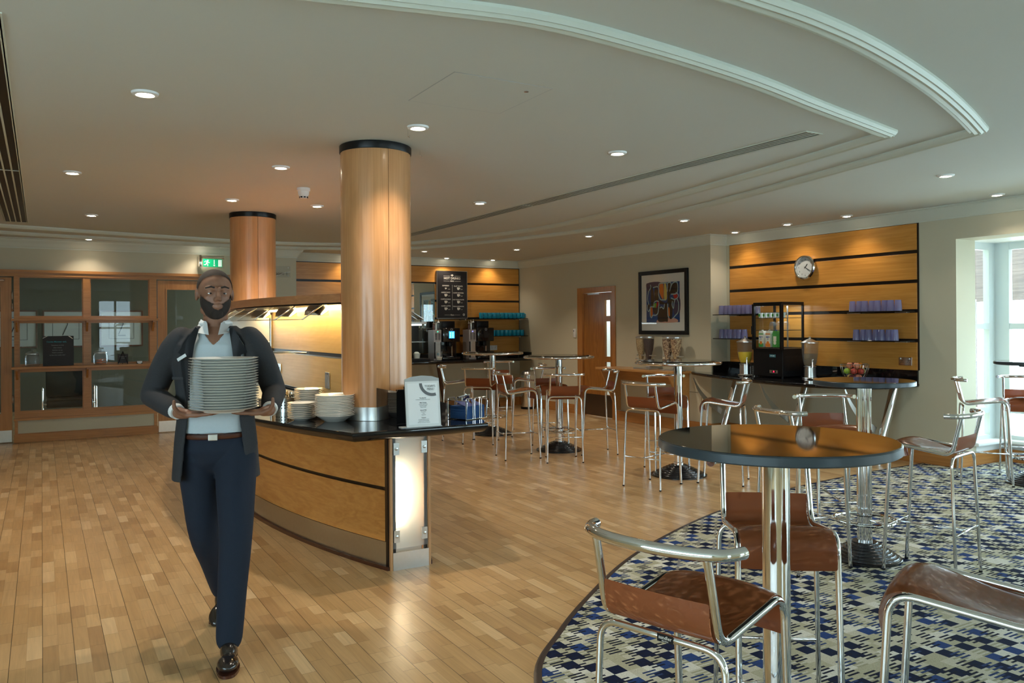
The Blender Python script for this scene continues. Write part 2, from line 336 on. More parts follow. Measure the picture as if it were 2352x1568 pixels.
def carpet_mat():
    m, nt, b = new_mat('blue_beige_check_carpet'); L = nt.links.new; N = nt.nodes.new
    def math_(op, a, bb=None, c=None):
        n = N('ShaderNodeMath'); n.operation = op
        for k, v in enumerate((a, bb, c)):
            if v is None: continue
            if isinstance(v, (int, float)): n.inputs[k].default_value = v
            else: L(v, n.inputs[k])
        return n.outputs[0]
    def mix(f, a, bb):
        n = N('ShaderNodeMix'); n.data_type = 'RGBA'; L(f, n.inputs[0]) if not isinstance(f, float) else None
        for k, v in ((6, a), (7, bb)):
            if isinstance(v, tuple): n.inputs[k].default_value = (*v, 1)
            else: L(v, n.inputs[k])
        return n.outputs[2]
    tc = N('ShaderNodeTexCoord'); sp = N('ShaderNodeSeparateXYZ'); L(tc.outputs['Object'], sp.inputs[0])
    def cell(ox, oy, sx, sy, seed):
        u = math_('MULTIPLY_ADD', sp.outputs[0], 1/sx, ox); v = math_('MULTIPLY_ADD', sp.outputs[1], 1/sy, oy)
        c = N('ShaderNodeCombineXYZ'); L(math_('FLOOR', u), c.inputs[0]); L(math_('FLOOR', v), c.inputs[1]); c.inputs[2].default_value = seed
        w = N('ShaderNodeTexWhiteNoise'); w.noise_dimensions = '3D'; L(c.outputs[0], w.inputs['Vector'])
        return u, v, w
    u, v, w = cell(0, 0, .070, .068, 1)
    cr = N('ShaderNodeValToRGB'); cr.color_ramp.interpolation = 'CONSTANT'; e = cr.color_ramp.elements
    e[0].position = 0; e[0].color = (.40, .38, .27, 1); e[1].position = .30; e[1].color = (.50, .48, .38, 1)
    for p, c in ((.55, (.62, .61, .54, 1)), (.70, (.33, .32, .22, 1)), ): q = e.new(p); q.color = c
    L(w.outputs['Value'], cr.inputs[0])
    base = cr.outputs[0]
    # fine tone stripes inside the beige cells
    st = math_('GREATER_THAN', math_('FRACT', math_('MULTIPLY', v, 3.0)), .5)
    sepc = N('ShaderNodeSeparateColor'); L(w.outputs['Color'], sepc.inputs[0])
    f0 = math_('MULTIPLY', st, math_('MULTIPLY', math_('GREATER_THAN', sepc.outputs[0], .55), .5))
    base = mix(f0, base, (.66, .64, .56))
    # navy / royal cells on a diagonal lattice
    iu = math_('FLOOR', u); iv = math_('FLOOR', v)
    par = math_('FLOORED_MODULO', math_('ADD', iu, math_('MULTIPLY', iv, 1)), 2)
    isn = math_('MULTIPLY', math_('LESS_THAN', par, .5), math_('GREATER_THAN', sepc.outputs[1], .38))
    navy = mix(math_('GREATER_THAN', sepc.outputs[2], .64), (.006, .011, .040), (.020, .050, .17))
    base = mix(isn, base, navy)
    # dark stripe groups, shifted half a cell
    u2, v2, w2 = cell(.5, .5, .070, .068, 5)
    s2 = N('ShaderNodeSeparateColor'); L(w2.outputs['Color'], s2.inputs[0])
    par2 = math_('FLOORED_MODULO', math_('ADD', math_('FLOOR', u2), math_('FLOOR', v2)), 2)
    bars = math_('LESS_THAN', math_('FRACT', math_('MULTIPLY', v2, 3.0)), .5)
    isb = math_('MULTIPLY', bars, math_('MULTIPLY', math_('GREATER_THAN', par2, .5), math_('GREATER_THAN', s2.outputs[0], .22)))
    barc = mix(math_('GREATER_THAN', s2.outputs[1], .6), (.008, .010, .026), (.022, .045, .13))
    base = mix(isb, base, barc)
    n = N('ShaderNodeTexNoise'); n.inputs['Scale'].default_value = 260; n.inputs['Detail'].default_value = 2; L(tc.outputs['Object'], n.inputs['Vector'])
    vm = N('ShaderNodeVectorMath'); vm.operation = 'SCALE'; L(base, vm.inputs[0]); L(math_('MULTIPLY_ADD', n.outputs['Fac'], .9, .55), vm.inputs['Scale'])
    L(vm.outputs[0], b.inputs['Base Color']); b.inputs['Roughness'].default_value = .95; b.inputs['Specular IOR Level'].default_value = .15
    bp = N('ShaderNodeBump'); bp.inputs['Strength'].default_value = .5; bp.inputs['Distance'].default_value = .003; L(n.outputs['Fac'], bp.inputs['Height']); L(bp.outputs[0], b.inputs['Normal'])
    return m
M['floor'] = floor_mat(); M['carpet'] = carpet_mat()

# ------------------------------------------------------------------ room shell
XR, XD, YB, YP, YRET = 7.83, 7.54, 12.62, 12.07, 7.75       # right wall, door wall, far wall, glazed partition, return
XL, YN = -3.4, -4.0
mb = MB(); mb.box(XL-.2, 11.5, YN-.2, 17, -.12, 0); struct('floor', mb, M['floor'], smooth=False)
mb = MB(); mb.box(XL-.2, XR+.2, YN-.2, 17, CEIL, CEIL+.12); struct('ceiling', mb, M['plaster'], smooth=False)
def wall_windows(wname, winname, x0, x1, y0, y1, z0, z1, n, ya, yb):
    mb = MB(); mb.box(x0, x1, ya, y0, 0, CEIL); mb.box(x0, x1, y1, yb, 0, CEIL) if yb > y1 else None
    mb.box(x0, x1, y0, y1, 0, z0); mb.box(x0, x1, y0, y1, z1, CEIL); struct(wname, mb, M['wall'], smooth=False)
    xc = (x0+x1)/2; mb = MB()
    for k in range(n+1): y = y0 + (y1-y0-.06)*k/n; mb.box(xc-.035, xc+.035, y, y+.06, z0, z1)
    for z in (z0, (z0+z1)/2, z1-.06): mb.box(xc-.034, xc+.034, y0, y1, z, z+.06)
    w = struct(winname, mb, M['alu_white'], smooth=False)
    mb = MB(); mb.box(xc-.003, xc+.003, y0+.01, y1-.01, z0+.01, z1-.01); obj('pane', mb, M['glass'], w, smooth=False)
wall_windows('wall_left', 'added_window_left', XL-.15, XL, -3.4, 2.6, .55, 2.3, 5, YN, 17)  # unseen windows added on the left to let in more daylight
wall_windows('wall_right_near', 'added_window_right', XR, XR+.33, -3.5, -.2, .45, 2.3, 3, YN, .4)  # unseen windows added behind the bay for extra daylight
# right wall: window bay opening y .6 .. 4.66
mb = MB(); mb.box(XR, XR+.33, 4.66, 9.1, 0, CEIL); mb.box(XR, XR+.33, 11.3, 12.8, 0, CEIL); mb.box(XR, XR+.33, .6, 4.66, 2.275, CEIL); mb.box(XR, XR+.33, .4, .6, 0, CEIL)
struct('wall_right', mb, M['wall'], smooth=False)
mb = MB(); mb.box(XD, XR-.002, YRET, 9.84, 0, CEIL); mb.box(XD, XR-.002, 10.68, YB, 0, CEIL); mb.box(XD, XR-.002, 9.84, 10.68, 2.0, CEIL)
struct('wall_door_side', mb, M['wall'], smooth=False)
mb = MB(); mb.box(3.2, XR, YB, YB+.15, 0, CEIL); struct('wall_far', mb, M['wall'], smooth=False)
mb = MB(); mb.box(XL, 2.36, YP, YP+.1, 2.19, CEIL); mb.box(2.36, 3.31, YP, YP+.12, 0, CEIL); mb.box(3.21, 3.31, YP+.12, YB, 0, CEIL)
struct('wall_partition', mb, M['wall'], smooth=False)
# rear wall with two window openings
mb = MB()
mb.box(XL, .55, YN-.15, YN, 0, CEIL); mb.box(7.45, XR, YN-.15, YN, 0, CEIL); mb.box(.55, 7.45, YN-.15, YN, 0, .45); mb.box(.55, 7.45, YN-.15, YN, 2.35, CEIL); mb.box(.55, 1.5, YN-.15, YN, .45, 2.35); mb.box(2.55, 5.3, YN-.15, YN, .45, 2.35)
struct('wall_rear', mb, M['wall'], smooth=False)
w4 = MB()
for x in (1.5, 1.98, 2.49, 5.3, 6.35, 7.39): w4.box(x, x+.06, YN-.11, YN-.04, .45, 2.35)
for z in (.45, 1.42, 2.29): w4.box(1.5, 2.55, YN-.11, YN-.04, z, z+.06); w4.box(5.3, 7.45, YN-.11, YN-.04, z, z+.06)
win4 = struct('window_3', w4, M['alu_white'], smooth=False)
for a, b in ((1.51, 2.54), (5.31, 7.44)):
    mb = MB(); mb.box(a, b, YN-.08, YN-.074, .46, 2.34); obj('pane', mb, M['glass'], win4, smooth=False)

# cove cornices
def cornice(name, a, b, nrm, ma=0, mm=0):
    a, b, n = Vector((*a, 0)), Vector((*b, 0)), Vector((*nrm, 0))
    prof = [(0, CEIL-.13), (.010, CEIL-.13), (.012, CEIL-.118), (.028, CEIL-.104), (.045, CEIL-.075), (.066, CEIL-.048), (.085, CEIL-.030), (.088, CEIL-.018), (.110, CEIL-.013), (.112, CEIL-.001), (0, CEIL-.001)]
    u = (b-a).normalized(); mb = MB(); A = [mb.bm.verts.new(a - u*d*ma + n*d + Vector((0,0,z))) for d, z in prof]; B = [mb.bm.verts.new(b + u*d*mm + n*d + Vector((0,0,z))) for d, z in prof]
    for i in range(len(prof)-1): mb._f([A[i], A[i+1], B[i+1], B[i]])
    mb._f(A); mb._f(B[::-1]); struct(name, mb, M['trim'])
cornice('trim_1', (XR, YN), (XR, YRET), (-1, 0), 0, -1); cornice('trim_2', (XR, YRET), (XD, YRET), (0, -1), -1, 1); cornice('trim_3', (XD, YRET), (XD, YB), (-1, 0), 1, -1)
cornice('trim_4', (XD, YB), (3.31, YB), (0, -1), -1, -1); cornice('trim_5', (3.31, YP), (XL, YP), (0, -1), 1, 0); cornice('trim_6', (3.31, YB), (3.31, YP), (1, 0), -1, 1)
# baseboards
def base(name, x0, x1, y0, y1, m, h=.15):
    mb = MB(); mb.box(x0, x1, y0, y1, 0, h, bev=.004); struct(name, mb, M[m], smooth=False)
base('baseboard_door_side_near', XD-.02, XD, YRET, 9.76, 'oak_y'); base('baseboard_door_side_far', XD-.02, XD, 10.76, YB, 'oak_y')
base('baseboard_far', 3.31, XD-.02, YB-.02, YB, 'oak_x'); base('baseboard_return', XD-.02, XR, YRET-.02, YRET, 'oak_x')
base('baseboard_right', XR-.02, XR, 4.64, YRET-.02, 'oak_y'); base('baseboard_partition', 2.36, 3.31, YP-.02, YP, 'oak_x')

# bay window at the right
bay = MB()
bay.box(8.16, 8.80, 4.66, 4.90, 0, .20)                                   # low wall under side light
bay.box(8.66, 8.80, .4, 4.66, 0, .20); bay.box(8.16, 8.8, .4, .6, 0, 2.4)
bay.box(8.16, 8.9, .4, 4.90, 2.275, 2.40)
struct('wall_bay', bay, M['white'], smooth=False)
mb = MB(); mb.box(XR+.001, 8.64, 4.64, 4.66, 0, .135, bev=.004); mb.box(8.62, 8.64, .6, 4.64, 0, .135); struct('baseboard_bay', mb, M['oak_x'], smooth=False)
mb = MB(); mb.box(8.10, 8.80, 4.60, 4.88, .20, .235, bev=.006); mb.box(8.56, 8.80, .6, 4.62, .20, .235, bev=.006); struct('trim_7', mb, M['white'])
w1 = MB()   # side light, facing the camera
Y0, Y1 = 4.74, 4.80
w1.box(8.14, 8.17, Y0, Y1, .235, 2.275); w1.box(8.55, 8.67, Y0, Y1, .235, 2.275)
for z0, z1 in ((.235, .275), (.505, .565), (1.375, 1.435), (2.20, 2.275)): w1.box(8.17, 8.55, Y0, Y1, z0, z1)
win1 = struct('window_1', w1, M['alu_white'], smooth=False)
mb = MB(); mb.box(8.165, 8.56, 4.768, 4.774, .25, 2.24); obj('pane', mb, M['glass'], win1, smooth=False)
w2 = MB(); X0, X1 = 8.67, 8.73
for y in (.6, 1.5, 2.55, 3.60, 4.60): w2.box(X0-.005, X1, y, y+.075 if y < 4.6 else 4.80, .235, 2.275)
for z0, z1 in ((.235, .275), (.505, .565), (1.375, 1.435), (2.20, 2.275)): w2.box(X0, X1, .6, 4.7, z0, z1)
win2 = struct('window_2', w2, M['alu_white'], smooth=False)
mb = MB(); mb.box(8.70, 8.706, .62, 4.68, .25, 2.24); obj('pane', mb, M['glass'], win2, smooth=False)
# slatted timber screen outside, near end lengthened to block sky light, and pale paving
t = thing('slatted_screen', 'horizontal timber slats outside the top of the bay window', 'screen', (0, 0, 0), -YAW)
mb = MB()
for k in range(17): mb.box(6.50, 6.53, 7.3, 13.6, 1.73+k*.046, 1.73+k*.046+.0445+.0005*(k % 3))
obj('slats', mb, M['slat'], t, smooth=False)
for y in (7.35, 9.2, 11.4, 13.5): mb = MB(); mb.box(6.53, 6.59, y, y+.06, 0, 2.55); obj('post', mb, M['slat'], t, smooth=False)
mb = MB(); mb.box(8.9, 30, -20, 30, -.10, -.02); mb.box(-20, 8.9, -20, YN-.2, -.10, -.02); mb.box(-20, XL-.2, YN-.2, 20, -.10, -.02); struct('floor_outside', mb, M['outside'], smooth=False)

# ceiling mouldings: two reeded bands following pointed ovals
INNER = [(.3,2.85),(1.15,2.646),(1.633,2.56),(2.224,2.60),(2.871,2.70),(3.507,2.85),(4.0,2.96),(4.45,3.06)]
INNER2 = [(4.45,3.06),(4.60,3.75),(4.80,4.85),(5.02,6.3),(5.13,7.45),(5.02,8.65),(4.42,10.30),(3.6,10.9),(2.8,11.10),(2.1,11.08),(.95,10.87),(0,10.66),(-.6,10.5),(-3,9.6)]
OUTER = [(.3,2.1),(1.3,2.0),(2.156,2.03),(2.60,2.07),(3.068,2.16),(3.692,2.33),(4.311,2.54),(4.86,2.75)]
OUTER2 = [(4.86,2.75),(5.09,3.7),(5.42,5.1),(5.66,6.5),(5.76,7.6),(5.45,9.2),(4.75,10.9),(3.8,11.5),(3.0,11.72),(2.3,11.76),(1.0,11.55),(-.42,11.3),(-3,10.6)]
def band(name, pts):
    P = spline([(x, y, 0) for x, y in pts], 8); mb = MB(); rings = []
    prof = [(-.055, 0), (-.055, -.014), (-.042, -.030), (-.030, -.026), (-.018, -.038), (0, -.032), (.018, -.038), (.030, -.026), (.042, -.030), (.055, -.014), (.055, 0)]
    for i, p in enumerate(P):
        t = (P[min(i+1, len(P)-1)] - P[max(i-1, 0)]).normalized(); n = Vector((t.y, -t.x, 0))
        rings.append([mb.bm.verts.new(p + n*a + Vector((0, 0, CEIL+.001+b))) for a, b in prof])
    for A, B in zip(rings, rings[1:]):
        for k in range(len(prof)-1): mb._f([A[k], A[k+1], B[k+1], B[k]])
    mb._f(rings[0]); mb._f(rings[-1][::-1]); struct(name, mb, M['trim'])
band('trim_8', INNER); band('trim_9', INNER2); band('trim_10', OUTER); band('trim_11', OUTER2)
# access hatch in the ceiling
mb = MB(); mb.box(1.64, 2.17, 3.305, 3.835, CEIL-.0015, CEIL+.01)
h = obj('ceiling_hatch', mb, M['plaster'], smooth=False, label='square flush access hatch in the ceiling in front of the nearer column', cat='hatch')
mb = MB()
for b in ((1.636,1.64,3.301,3.839),(2.17,2.174,3.301,3.839),(1.64,2.17,3.301,3.305),(1.64,2.17,3.835,3.839)): mb.box(*b, CEIL-.001, CEIL+.005)
obj('gap', mb, M['midgrey'], h, smooth=False)
mb = MB(); mb.lathe([(0, -.004), (.012, -.004), (.012, 0)], (2.08, 3.40, CEIL-.0015), 16); obj('latch', mb, M['chrome'], h)
# linear vents
def vent(label, x0, x1, y0, y1):
    t = thing('ceiling_vent', label, 'vent', ((x0+x1)/2, (y0+y1)/2, CEIL)); w = (x1-x0)/2; l = (y1-y0)/2
    mb = MB(); mb.box(-w, w, -l, l, -.003, .004); obj('backing', mb, M['blackmat'], t, smooth=False)
    mb = MB()
    for x in (-w-.012, w): mb.box(x, x+.012, -l-.012, l+.012, -.005, 0)
    for y in (-l-.012, l): mb.box(-w, w, y, y+.012, -.005, 0)
    obj('frame', mb, M['trim'], t, smooth=False)
    n = 4
    for k in range(n+1):
        mb = MB(); x = -w + 2*w*k/n; mb.box(x-.0055, x+.0055, -l, l, -.005, -.003); obj('slat', mb, M['trim'], t, smooth=False)
    mb = MB(); mb.box(-w, w, .05, .06, -.006, -.003); obj('joint', mb, M['trim'], t, smooth=False)
vent('long slotted ceiling vent running from beside the column towards the window side', 4.00, 4.13, 3.30, 9.85)
vent('long slotted ceiling vent at the far left above the glazed partition door', -.33, -.13, 3.5, 10.24)

# ------------------------------------------------------------------ ceiling lights
DL = [((.449,4.342),'large downlight nearest the camera at the upper left'), ((1.901,4.32),'downlight directly in front of the nearer wood column'),
 ((1.506,5.88),'downlight to the left of the nearer wood column'), ((.205,6.806),'second downlight beside the left slotted vent'),
 ((.449,9.279),'downlight near the end of the left slotted vent'), ((1.503,7.595),'downlight just left of the farther wood column'),
 ((2.289,7.603),'downlight between the two columns, below the smoke detector'), ((3.36,4.321),'downlight between the ceiling hatch and the right slotted vent'),
 ((3.58,6.707),'downlight right of the nearer column, left of the right slotted vent'), ((6.19,6.77),'downlight outside the ceiling moulding, over the counter with the fridge'),
 ((6.162,8.54),'downlight over the framed abstract picture side of the room'), ((6.268,10.555),'downlight in front of the far right corner, near the oak door'),
 ((7.559,7.337),'leftmost of the three small downlights over the clock wall'), ((7.517,6.477),'middle one of the three small downlights over the clock wall'),
 ((7.523,5.676),'rightmost of the three small downlights over the clock wall'), ((6.161,3.745),'downlight at the upper right, before the bay window'),
 ((7.505,4.083),'downlight at the right edge over the bay window opening'), ((.538,11.781),'downlight over the glazed partition, above the left panes'),
 ((5.128,11.434),'downlight before the hot drinks wall, nearest the column'), ((5.981,12.42),'small downlight over the hot drinks menu board'),
 ((6.881,12.42),'small downlight over the turquoise mugs'), ((1.92,11.841),'downlight above the green exit sign'), ((4.237,12.42),'small downlight over the panelled wall left of the nearer column')]
def downlight():
    t = thing('downlight', '', 'light', (0, 0, 0), 0, 'recessed ceiling downlights')
    mb = MB(); mb.lathe([(.036, .0), (.036, -.010), (.045, -.014), (.060, -.010), (.064, -.002), (.064, .0)], n=32); obj('trim_ring', mb, M['white'], t)
    mb = MB(); mb.lathe([(0, -.016), (.02, -.015), (.036, -.009), (.036, 0)], n=24); obj('lens', mb, M['lampglow'], t)
    return t
dl0 = downlight(); dl0.location = (DL[0][0][0], DL[0][0][1], CEIL); dl0['label'] = 'white recessed ' + DL[0][1]
for (x, y), lab in DL[1:]: dup(dl0, (x, y, CEIL), 0, 'white recessed ' + lab)
for k, ((x, y), lab) in enumerate(DL):
    l = bpy.data.lights.new('downlight_beam', 'SPOT'); near = (y > 11.7) or (x > 7.3)
    l.energy = SPOT_W * (.26 if near else 1); l.color = SPOT_C; l.spot_size = math.radians(118); l.spot_blend = .7; l.shadow_soft_size = .03
    o = bpy.data.objects.new('downlight_beam', l); COL.objects.link(o); o.location = (x, y, CEIL-.03)
# smoke detector, emergency light, hooks
t = thing('smoke_detector', 'white round smoke detector on the ceiling between the two wood columns', 'smoke detector', (1.903, 6.698, CEIL))
mb = MB(); mb.lathe([(.055, 0), (.055, -.022), (.050, -.026), (0, -.026)]); obj('base', mb, M['socket'], t)
mb = MB(); mb.lathe([(.046, -.024), (.044, -.055), (.034, -.068), (.030, -.085), (0, -.088)]); obj('head', mb, M['socket'], t)
mb = MB()
for k in range(8): mb.box(-.008, .008, .0335, .036, -.083, -.072, Matrix.Rotation(k*PI/4, 4, 'Z'))
obj('sensor_slots', mb, M['blackmat'], t)
t = thing('emergency_light', 'small white emergency light fitting on the ceiling above the exit sign', 'light', (2.06, 11.75, CEIL))
mb = MB(); mb.box(-.11, .11, -.05, .05, -.012, 0, bev=.003); obj('base', mb, M['socket'], t)
mb = MB(); mb.box(-.10, .10, -.045, .045, -.05, -.012, bev=.015); obj('diffuser', mb, M['clearplastic'], t)
for (x, y), lab in (((1.88, 4.42), 'tiny metal ceiling hook above the nearer column top'), ((2.17, 4.90), 'tiny metal ceiling hook right of the nearer column top')):
    mb = MB(); mb.tube(fillet([(x, y, CEIL), (x, y, CEIL-.035), (x+.012, y, CEIL-.045), (x+.012, y, CEIL-.028)], .008), .0018, 6)
    obj('ceiling_hook', mb, M['chrome'], label=lab, cat='hook')

# ------------------------------------------------------------------ carpet
cp = [(1.2,.2),(1.25,1.0),(1.42,1.9),(1.74,2.76),(2.127,3.17),(2.586,3.54),(3.069,3.88),(3.642,4.19),(4.438,4.52),(5.3,4.76),(5.95,4.88),(6.9,4.965),(7.79,4.985)]
cv = [p for p in spline([(x, y, 0) for x, y in cp], 8)]
mb = MB(); mb.prism([(p.x, p.y) for p in cv] + [(7.80, 4.63), (8.60, 4.63), (8.60, .63), (7.81, .63), (7.81, .2)], .0005, .009)
obj('fitted_carpet', mb, M['carpet'], smooth=False, label='fitted blue and beige checked carpet with a curved edge along the wood floor', cat='carpet')
mb = MB(); P = cv; r = []
for i, p in enumerate(P):
    t = (P[min(i+1, len(P)-1)] - P[max(i-1, 0)]).normalized(); n = Vector((-t.y, t.x, 0))
    r.append([mb.bm.verts.new(p + n*a + Vector((0, 0, b))) for a, b in ((-.004, .0005), (-.004, .011), (.012, .012), (.026, .006), (.030, .0005))])
for A, B in zip(r, r[1:]):
    for k in range(4): mb._f([A[k], A[k+1], B[k+1], B[k]])
struct('trim_12', mb, mat('dark_brown_edge_strip', (.035, .022, .018), .4))

# ------------------------------------------------------------------ glazed oak partition (left)
part = MB()
fx = [(-.30, -.25), (.477, .559), (1.28, 1.37)]
for a, b in fx: part.box(a, b, YP-.05, YP+.06, .30, 2.115)
for z0, z1 in ((.30, .385), (.90, .98), (1.53, 1.60)): part.box(-.30, 1.37, YP-.045, YP+.055, z0, z1)
part.box(XL, 2.36, YP-.05, YP+.06, 2.115, 2.19); part.box(XL, 2.36, YP-.075, YP-.05, 2.165, 2.20); part.box(XL, 2.36, YP-.06, YP-.05, 2.12, 2.14)
part.box(-.30, 1.37, YP-.05, YP+.06, 0, .11); part.box(-.30, -.265, YP-.05, YP+.06, .11, .30); part.box(1.33, 1.37, YP-.05, YP+.06, .11, .30); part.box(-.31, 1.38, YP-.07, YP-.05, .275, .305)
part.box(-.31, 1.38, YP-.065, YP-.05, 0, .10)
win3 = struct('window_4', part, M['oak_x'], smooth=False)
mb = MB(); mb.box(-.265, 1.33, YP-.035, YP+.04, .11, .30); obj('cream_panel', mb, M['wall'], win3, smooth=False)
for (a, b) in ((-.25, .477), (.559, 1.28)):
    for z0, z1 in ((.385, .90), (.98, 1.53), (1.60, 2.115)):
        mb = MB(); mb.box(a, b, YP, YP+.006, z0, z1); obj('pane', mb, M['glass'], win3, smooth=False)
        mb = MB()
        for q in ((a, a+.012, z0, z1), (b-.012, b, z0, z1), (a+.012, b-.012, z0, z0+.012), (a+.012, b-.012, z1-.012, z1)): mb.box(q[0], q[1], YP-.02, YP, q[2], q[3])
        obj('bead', mb, M['oak_x'], win3, smooth=False)
for z, lab in ((1.545, 'upper oak ledge across the glazed partition, empty'), (.935, 'lower oak ledge across the glazed partition, carrying jars and a board')):
    t = thing('wall_shelf', lab, 'shelf', (.53, YP-.05, z))
    mb = MB(); mb.box(-.86, .86, -.20, 0, 0, .03, bev=.004); obj('board', mb, M['oak_x'], t, smooth=False)
    for x in (-.80, -.01, .79):
        mb = MB(); mb.prism([(0, 0), (-.14, 0), (-.14, -.02), (0, -.14)], x-.012, x+.012, Matrix(((0,0,1,0),(1,0,0,0),(0,1,0,0),(0,0,0,1)))); obj('bracket', mb, M['oak_z'], t, smooth=False)
def oak_glass_door(name, x0, x1, hinge=True):
    mb = MB(); y0, y1 = YP-.035, YP+.01
    mb.box(x0, x0+.105, y0, y1, .01, 2.10); mb.box(x1-.105, x1, y0, y1, .01, 2.10); mb.box(x0+.105, x1-.105, y0, y1, 1.99, 2.10); mb.box(x0+.105, x1-.105, y0, y1, .01, .36)
    d = struct(name, mb, M['oak_z'], smooth=False)
    mb = MB(); mb.box(x0+.10, x1-.10, YP-.015, YP-.009, .35, 2.0); obj('pane', mb, M['glass'], d, smooth=False)
    mb = MB()
    for q in ((x0+.105, x0+.12, .36, 1.99), (x1-.12, x1-.105, .36, 1.99), (x0+.12, x1-.12, 1.975, 1.99), (x0+.12, x1-.12, .36, .375)): mb.box(q[0], q[1], y0-.008, y0, q[2], q[3])
    obj('bead', mb, M['oak_z'], d, smooth=False)
    mb = MB(); mb.box(x0+.005, x1-.005, y0-.003, y0, .012, .16); obj('kick_plate', mb, M['steel'], d, smooth=False)
    return d, y0
d1, y0 = oak_glass_door('door_1', -1.20, -.325)
for z in (1.72, 1.87, .55):
    mb = MB(); mb.tube([(-.318, y0-.008, z-.05), (-.318, y0-.008, z+.05)], .008, 10); obj('hinge', mb, M['steel'], d1)
mb = MB(); mb.tube([(-.62, y0-.03, 2.06), (-.40, y0-.03, 2.06)], .016, 10); obj('closer_arm', mb, M['steel'], d1)
d2, y0 = oak_glass_door('door_2', 1.385, 2.33)
mb = MB(); mb.tube(fillet([(2.26, y0, .86), (2.26, y0-.06, .86), (2.26, y0-.06, 1.16), (2.26, y0, 1.16)], .02), .010, 10); obj('pull_handle', mb, M['steel'], d2)
mb = MB(); mb.box(2.33, 2.37, YP-.05, YP+.06, 0, 2.115); mb.box(-3.3, -1.21, YP-.04, YP+.05, 0, 2.115); struct('trim_13', mb, M['oak_z'], smooth=False)
# dim room behind the glass
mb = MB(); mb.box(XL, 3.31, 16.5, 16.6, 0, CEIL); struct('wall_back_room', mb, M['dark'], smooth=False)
for k, (x, z, lab) in enumerate(((-.42, 1.45, 'leftmost of three thin framed line drawings behind the partition glass'), (.38, 1.45, 'middle one of three thin framed line drawings behind the partition glass'), (1.28, 1.45, 'rightmost of three thin framed line drawings behind the partition glass'))):
    t = thing('framed_drawing', lab, 'picture', (x, 16.5, z), 0, 'framed drawings in the back room')
    mb = MB(); mb.box(-.34, .34, -.012, 0, -.32, .30); obj('mount', mb, M['midgrey'], t, smooth=False)
    mb = MB()
    for q in ((-.36, -.335, -.34, .32), (.335, .36, -.34, .32), (-.335, .335, -.34, -.315), (-.335, .335, .295, .32)): mb.box(q[0], q[1], -.025, 0, q[2], q[3])
    obj('frame', mb, M['brownleg'], t, smooth=False)
    mb = MB()
    for q in ((-.21, -.204, -.2, .2), (.204, .21, -.2, .2), (-.204, .204, .194, .2), (-.204, .204, -.2, -.194)): mb.box(q[0], q[1], -.014, -.011, q[2], q[3])
    mb.tube([(-.05, -.014, -.12), (.0, -.014, .0), (.03, -.014, .08), (.0, -.014, .12)], .008, 6); mb.tube([(-.06, -.014, -.14), (.07, -.014, -.14)], .008, 6)
    obj('line_drawing', mb, M['ink'], t)
l = bpy.data.lights.new('back_room_light', 'POINT'); l.energy = 2.0; l.color = (.85, 1, .85); l.shadow_soft_size = .05
o = bpy.data.objects.new('back_room_light', l); COL.objects.link(o); o.location = (1.0, 12.6, 2.48)
t = thing('lounge_chair', 'black upholstered chair with chrome arms behind the lower left panes', 'chair', (.35, 13.6, 0))
mb = MB(); mb.box(-.30, .30, -.30, .28, .30, .42, bev=.03); obj('seat', mb, M['blackmat'], t)
mb = MB(); mb.box(-.30, .30, .22, .32, .42, .86, bev=.03); obj('backrest', mb, M['blackmat'], t)
for s in (-.34, .34):
    mb = MB(); mb.tube(fillet([(s, -.30, 0.01), (s, -.30, .60), (s, .30, .60), (s, .30, 0.01)], .05), .012, 10); obj('arm_frame', mb, M['chrome'], t)
mb = MB(); mb.tube([(-.34, -.28, .36), (.34, -.28, .36)], .012, 10); obj('front_rail', mb, M['chrome'], t)

# exit sign
t = thing('exit_sign', 'green lit running man exit sign hanging under a chrome tube above the partition door', 'sign', (2.08, YP-.02, 2.40))
mb = MB(); mb.box(-.17, -.14, -.16, .02, -.10, .06, bev=.004); obj('wall_bracket', mb, M['chrome'], t)
mb = MB(); mb.tube([(-.155, -.12, .035), (.165, -.12, .035)], .020, 16); obj('lamp_housing', mb, M['chrome'], t)
mb = MB(); mb.box(-.135, .17, -.124, -.116, -.115, .020); obj('acrylic_plate', mb, M['clearplastic'], t, smooth=False)
mb = MB(); mb.box(-.118, .14, -.130, -.124, -.100, .010); obj('legend_plate', mb, M['exitgreen'], t, smooth=False)
mb = MB(); G = WY(0, -.1305, -.045)
mb.box(.085, .132, -.047, .047, -.001, .001, G)
mb.box(.026, .036, -.018, .045, -.001, .001, G); mb.prism([(.031, -.046), (.046, -.026), (.016, -.026)], -.001, .001, G)
mb.lathe([(0, -.001), (.009, -.001), (.009, .001), (0, .001)], n=14, M=G @ Matrix.Translation((-.054, .036, 0)))
for P, w in (([(-.056, .024), (-.072, -.004)], .017), ([(-.072, -.004), (-.056, -.018), (-.056, -.042)], .010), ([(-.074, -.006), (-.082, -.026), (-.106, -.026)], .010), ([(-.060, .024), (-.086, .026), (-.098, .010)], .008), ([(-.056, .022), (-.046, .004), (-.030, .004)], .008)):
    for a, b in zip(P, P[1:]):
        a, b = Vector((*a, 0)), Vector((*b, 0)); d = (b-a).normalized(); n = Vector((-d.y, d.x, 0))*w/2; q = [a-n-d*w*.2, b-n+d*w*.2, b+n+d*w*.2, a+n-d*w*.2]
        mb.prism([(v.x, v.y) for v in q], -.001, .001, G)
obj('pictograms', mb, M['exitwhite'], t, smooth=False)
